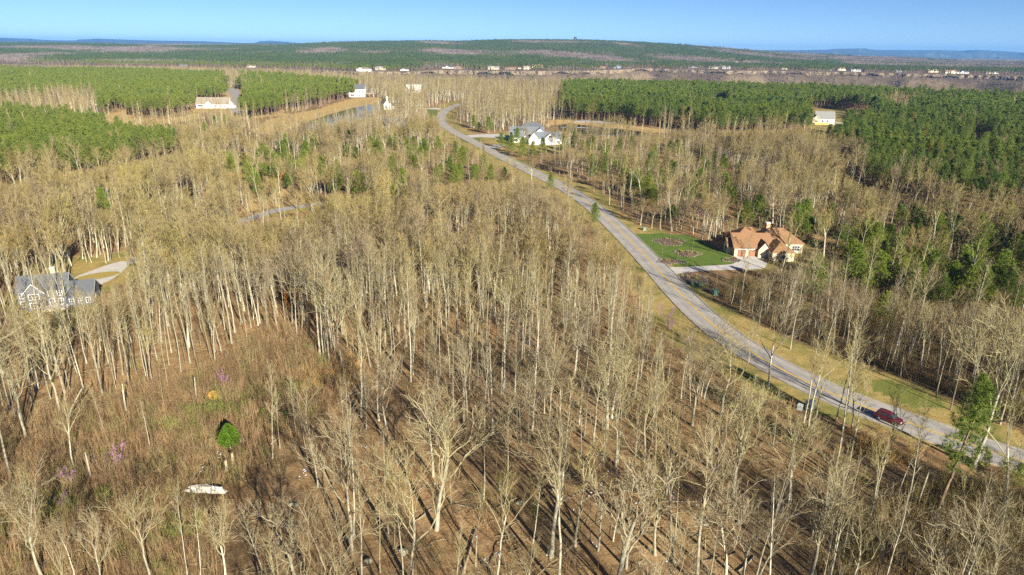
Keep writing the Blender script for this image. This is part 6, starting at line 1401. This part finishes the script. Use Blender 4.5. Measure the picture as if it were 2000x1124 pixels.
rlab = ['long pale limestone ledge catching the sun in the left brush', 'mossy boulder at the bottom, right of the thin trees', 'low mossy rock at the bottom, left of its neighbour', 'mossy rock behind the gnarled tree, bottom left', 'small grey rock beside a shadow at lower centre', 'pale rock beside the round evergreen', 'grey stump post below the round evergreen', 'second stump post left of the first below the evergreen']
for i, ((p, kd), lab) in enumerate(zip(L['rocks'], rlab)):
    if kd == 'ledge':
        o = rock_mesh(rng, 2.7, 0.8, 0.85, ROCK, 'rock_ledge', p, lab); o.rotation_euler = (0, 0, -0.05)
    elif kd == 'r': rock_mesh(rng, rng.uniform(0.5, 0.8), rng.uniform(0.4, 0.7), 0.42, STONE, 'boulder', p, lab)
    else:
        e = empty('tree_stump', (*p, H1(*p))); tag(e, lab, 'stump'); m = MB(); m.tube([Vector((0, 0, -0.2)), Vector((0, 0, 0.2)), Vector((0.05, 0, 1.9))], [0.34, 0.26, 0.22], 9, cap=True); m.obj('stem', LIMB, e, smooth=True)
        m = MB()
        for k in range(5): m.spike(Vector((0.05 + 0.15 * math.cos(k * 1.26), 0.15 * math.sin(k * 1.26), 1.8)), Vector((0.05 + 0.17 * math.cos(k * 1.26), 0.17 * math.sin(k * 1.26), 2.05 + 0.3 * rng.random())), 0.07)
        m.obj('splintered_top', LOGM, e)
for i, (x, y, hh, lab) in enumerate(((-66.5, 91.5, 4.6, 'white broken snag right of the bright redbud'), (-72, 112, 6.0, 'pale dead pole in the brush under the left grove'), (-61, 117, 5.0, 'thin white snag left of the golden bush'), (-79.9, 106.5, 8.0, 'bent pale dead sapling leaning across the left brush'), (24.0, 88.0, 6.0, 'broken pale snag with a splintered top, right of centre'), (60.5, 84.8, 8.0, 'bark-stripped snag among the cluster below the maroon car'))):
    e = empty('dead_snag', (x, y, H1(x, y))); tag(e, lab, 'snag', 'dead snags'); ln = rng.uniform(-0.12, 0.12) if i != 3 else 0.55
    m = MB(); m.tube([Vector((0, 0, -0.2)), Vector((ln * hh * 0.4, 0, hh * 0.5)), Vector((ln * hh, 0.1, hh))], [0.2, 0.15, 0.09], 7, cap=True); m.obj('trunk', BARK, e, smooth=True)
    m = MB()
    for k in range(5):
        z = hh * rng.uniform(0.55, 0.95); p = Vector((ln * z, 0, z)); m.spike(p, p + (rvec(rng) * 0.6 + UP * 0.5), 0.04)
    m.obj('branch_stub', LIMB, e)

# lingering snow in the shade
m = MB(); rng = random.Random(77)
def snow_patch(x, y, s, st=1.0, rot=0.0):
    n = 9; z = H1(x, y) + 0.05; c, q = math.cos(rot), math.sin(rot); pts = []
    for k in range(n):
        r_ = s * rng.uniform(0.55, 1.2); t = 6.283 * k / n; a_, b_ = r_ * math.cos(t) * st, r_ * math.sin(t); pts.append((x + a_ * c - b_ * q, y + a_ * q + b_ * c))
    b0 = len(m.v); m.v += [(px, py, z) for px, py in pts] + [(x + (px - x) * 0.5, y + (py - y) * 0.5, z + 0.07) for px, py in pts]
    for k in range(n):
        j = (k + 1) % n; m.f.append((b0 + k, b0 + j, b0 + n + j, b0 + n + k)); m.m.append(0)
    m.f.append(tuple(b0 + n + k for k in range(n))); m.m.append(0)
for (x, y) in L['snow']:
    for _ in range(3): snow_patch(x + rng.gauss(0, 0.5), y + rng.gauss(0, 0.6), rng.uniform(0.05, 0.19), rng.uniform(1.2, 2.6), rng.uniform(0, 3))
for (x0, y0, x1, y1, n, s) in ((58, 668, 100, 655, 26, 3.5), (300, 660, 330, 640, 30, 3.0), (318, 655, 345, 630, 20, 3.0), (205, 735, 240, 725, 12, 3), (30, 612, 70, 605, 8, 2)):
    for _ in range(n):
        t = rng.random(); snow_patch(x0 + (x1 - x0) * t + rng.gauss(0, 3), y0 + (y1 - y0) * t + rng.gauss(0, 4), s * rng.uniform(0.4, 1.1), 2.2, 0.0)
tag(m.obj('snow', SNOW), 'scattered remnants of old snow in the shade', kind='stuff')

# ------------------------------------------------------------------ the air
hz_mat = bpy.data.materials.new('haze_air'); hz_mat.use_nodes = True; nt = hz_mat.node_tree
nt.nodes.remove(nt.nodes['Principled BSDF']); pv = nt.nodes.new('ShaderNodeVolumePrincipled')
pv.inputs['Color'].default_value = (0.18, 0.46, 1.0, 1); pv.inputs['Density'].default_value = 4.6e-5; pv.inputs['Anisotropy'].default_value = 0.0
nt.links.new(pv.outputs[0], nt.nodes['Material Output'].inputs['Volume'])
m = MB(); m.box(-26000, 26000, -300, 24500, -190, 240)
tag(m.obj('haze', hz_mat), 'faint blue haze over the far country', kind='stuff')
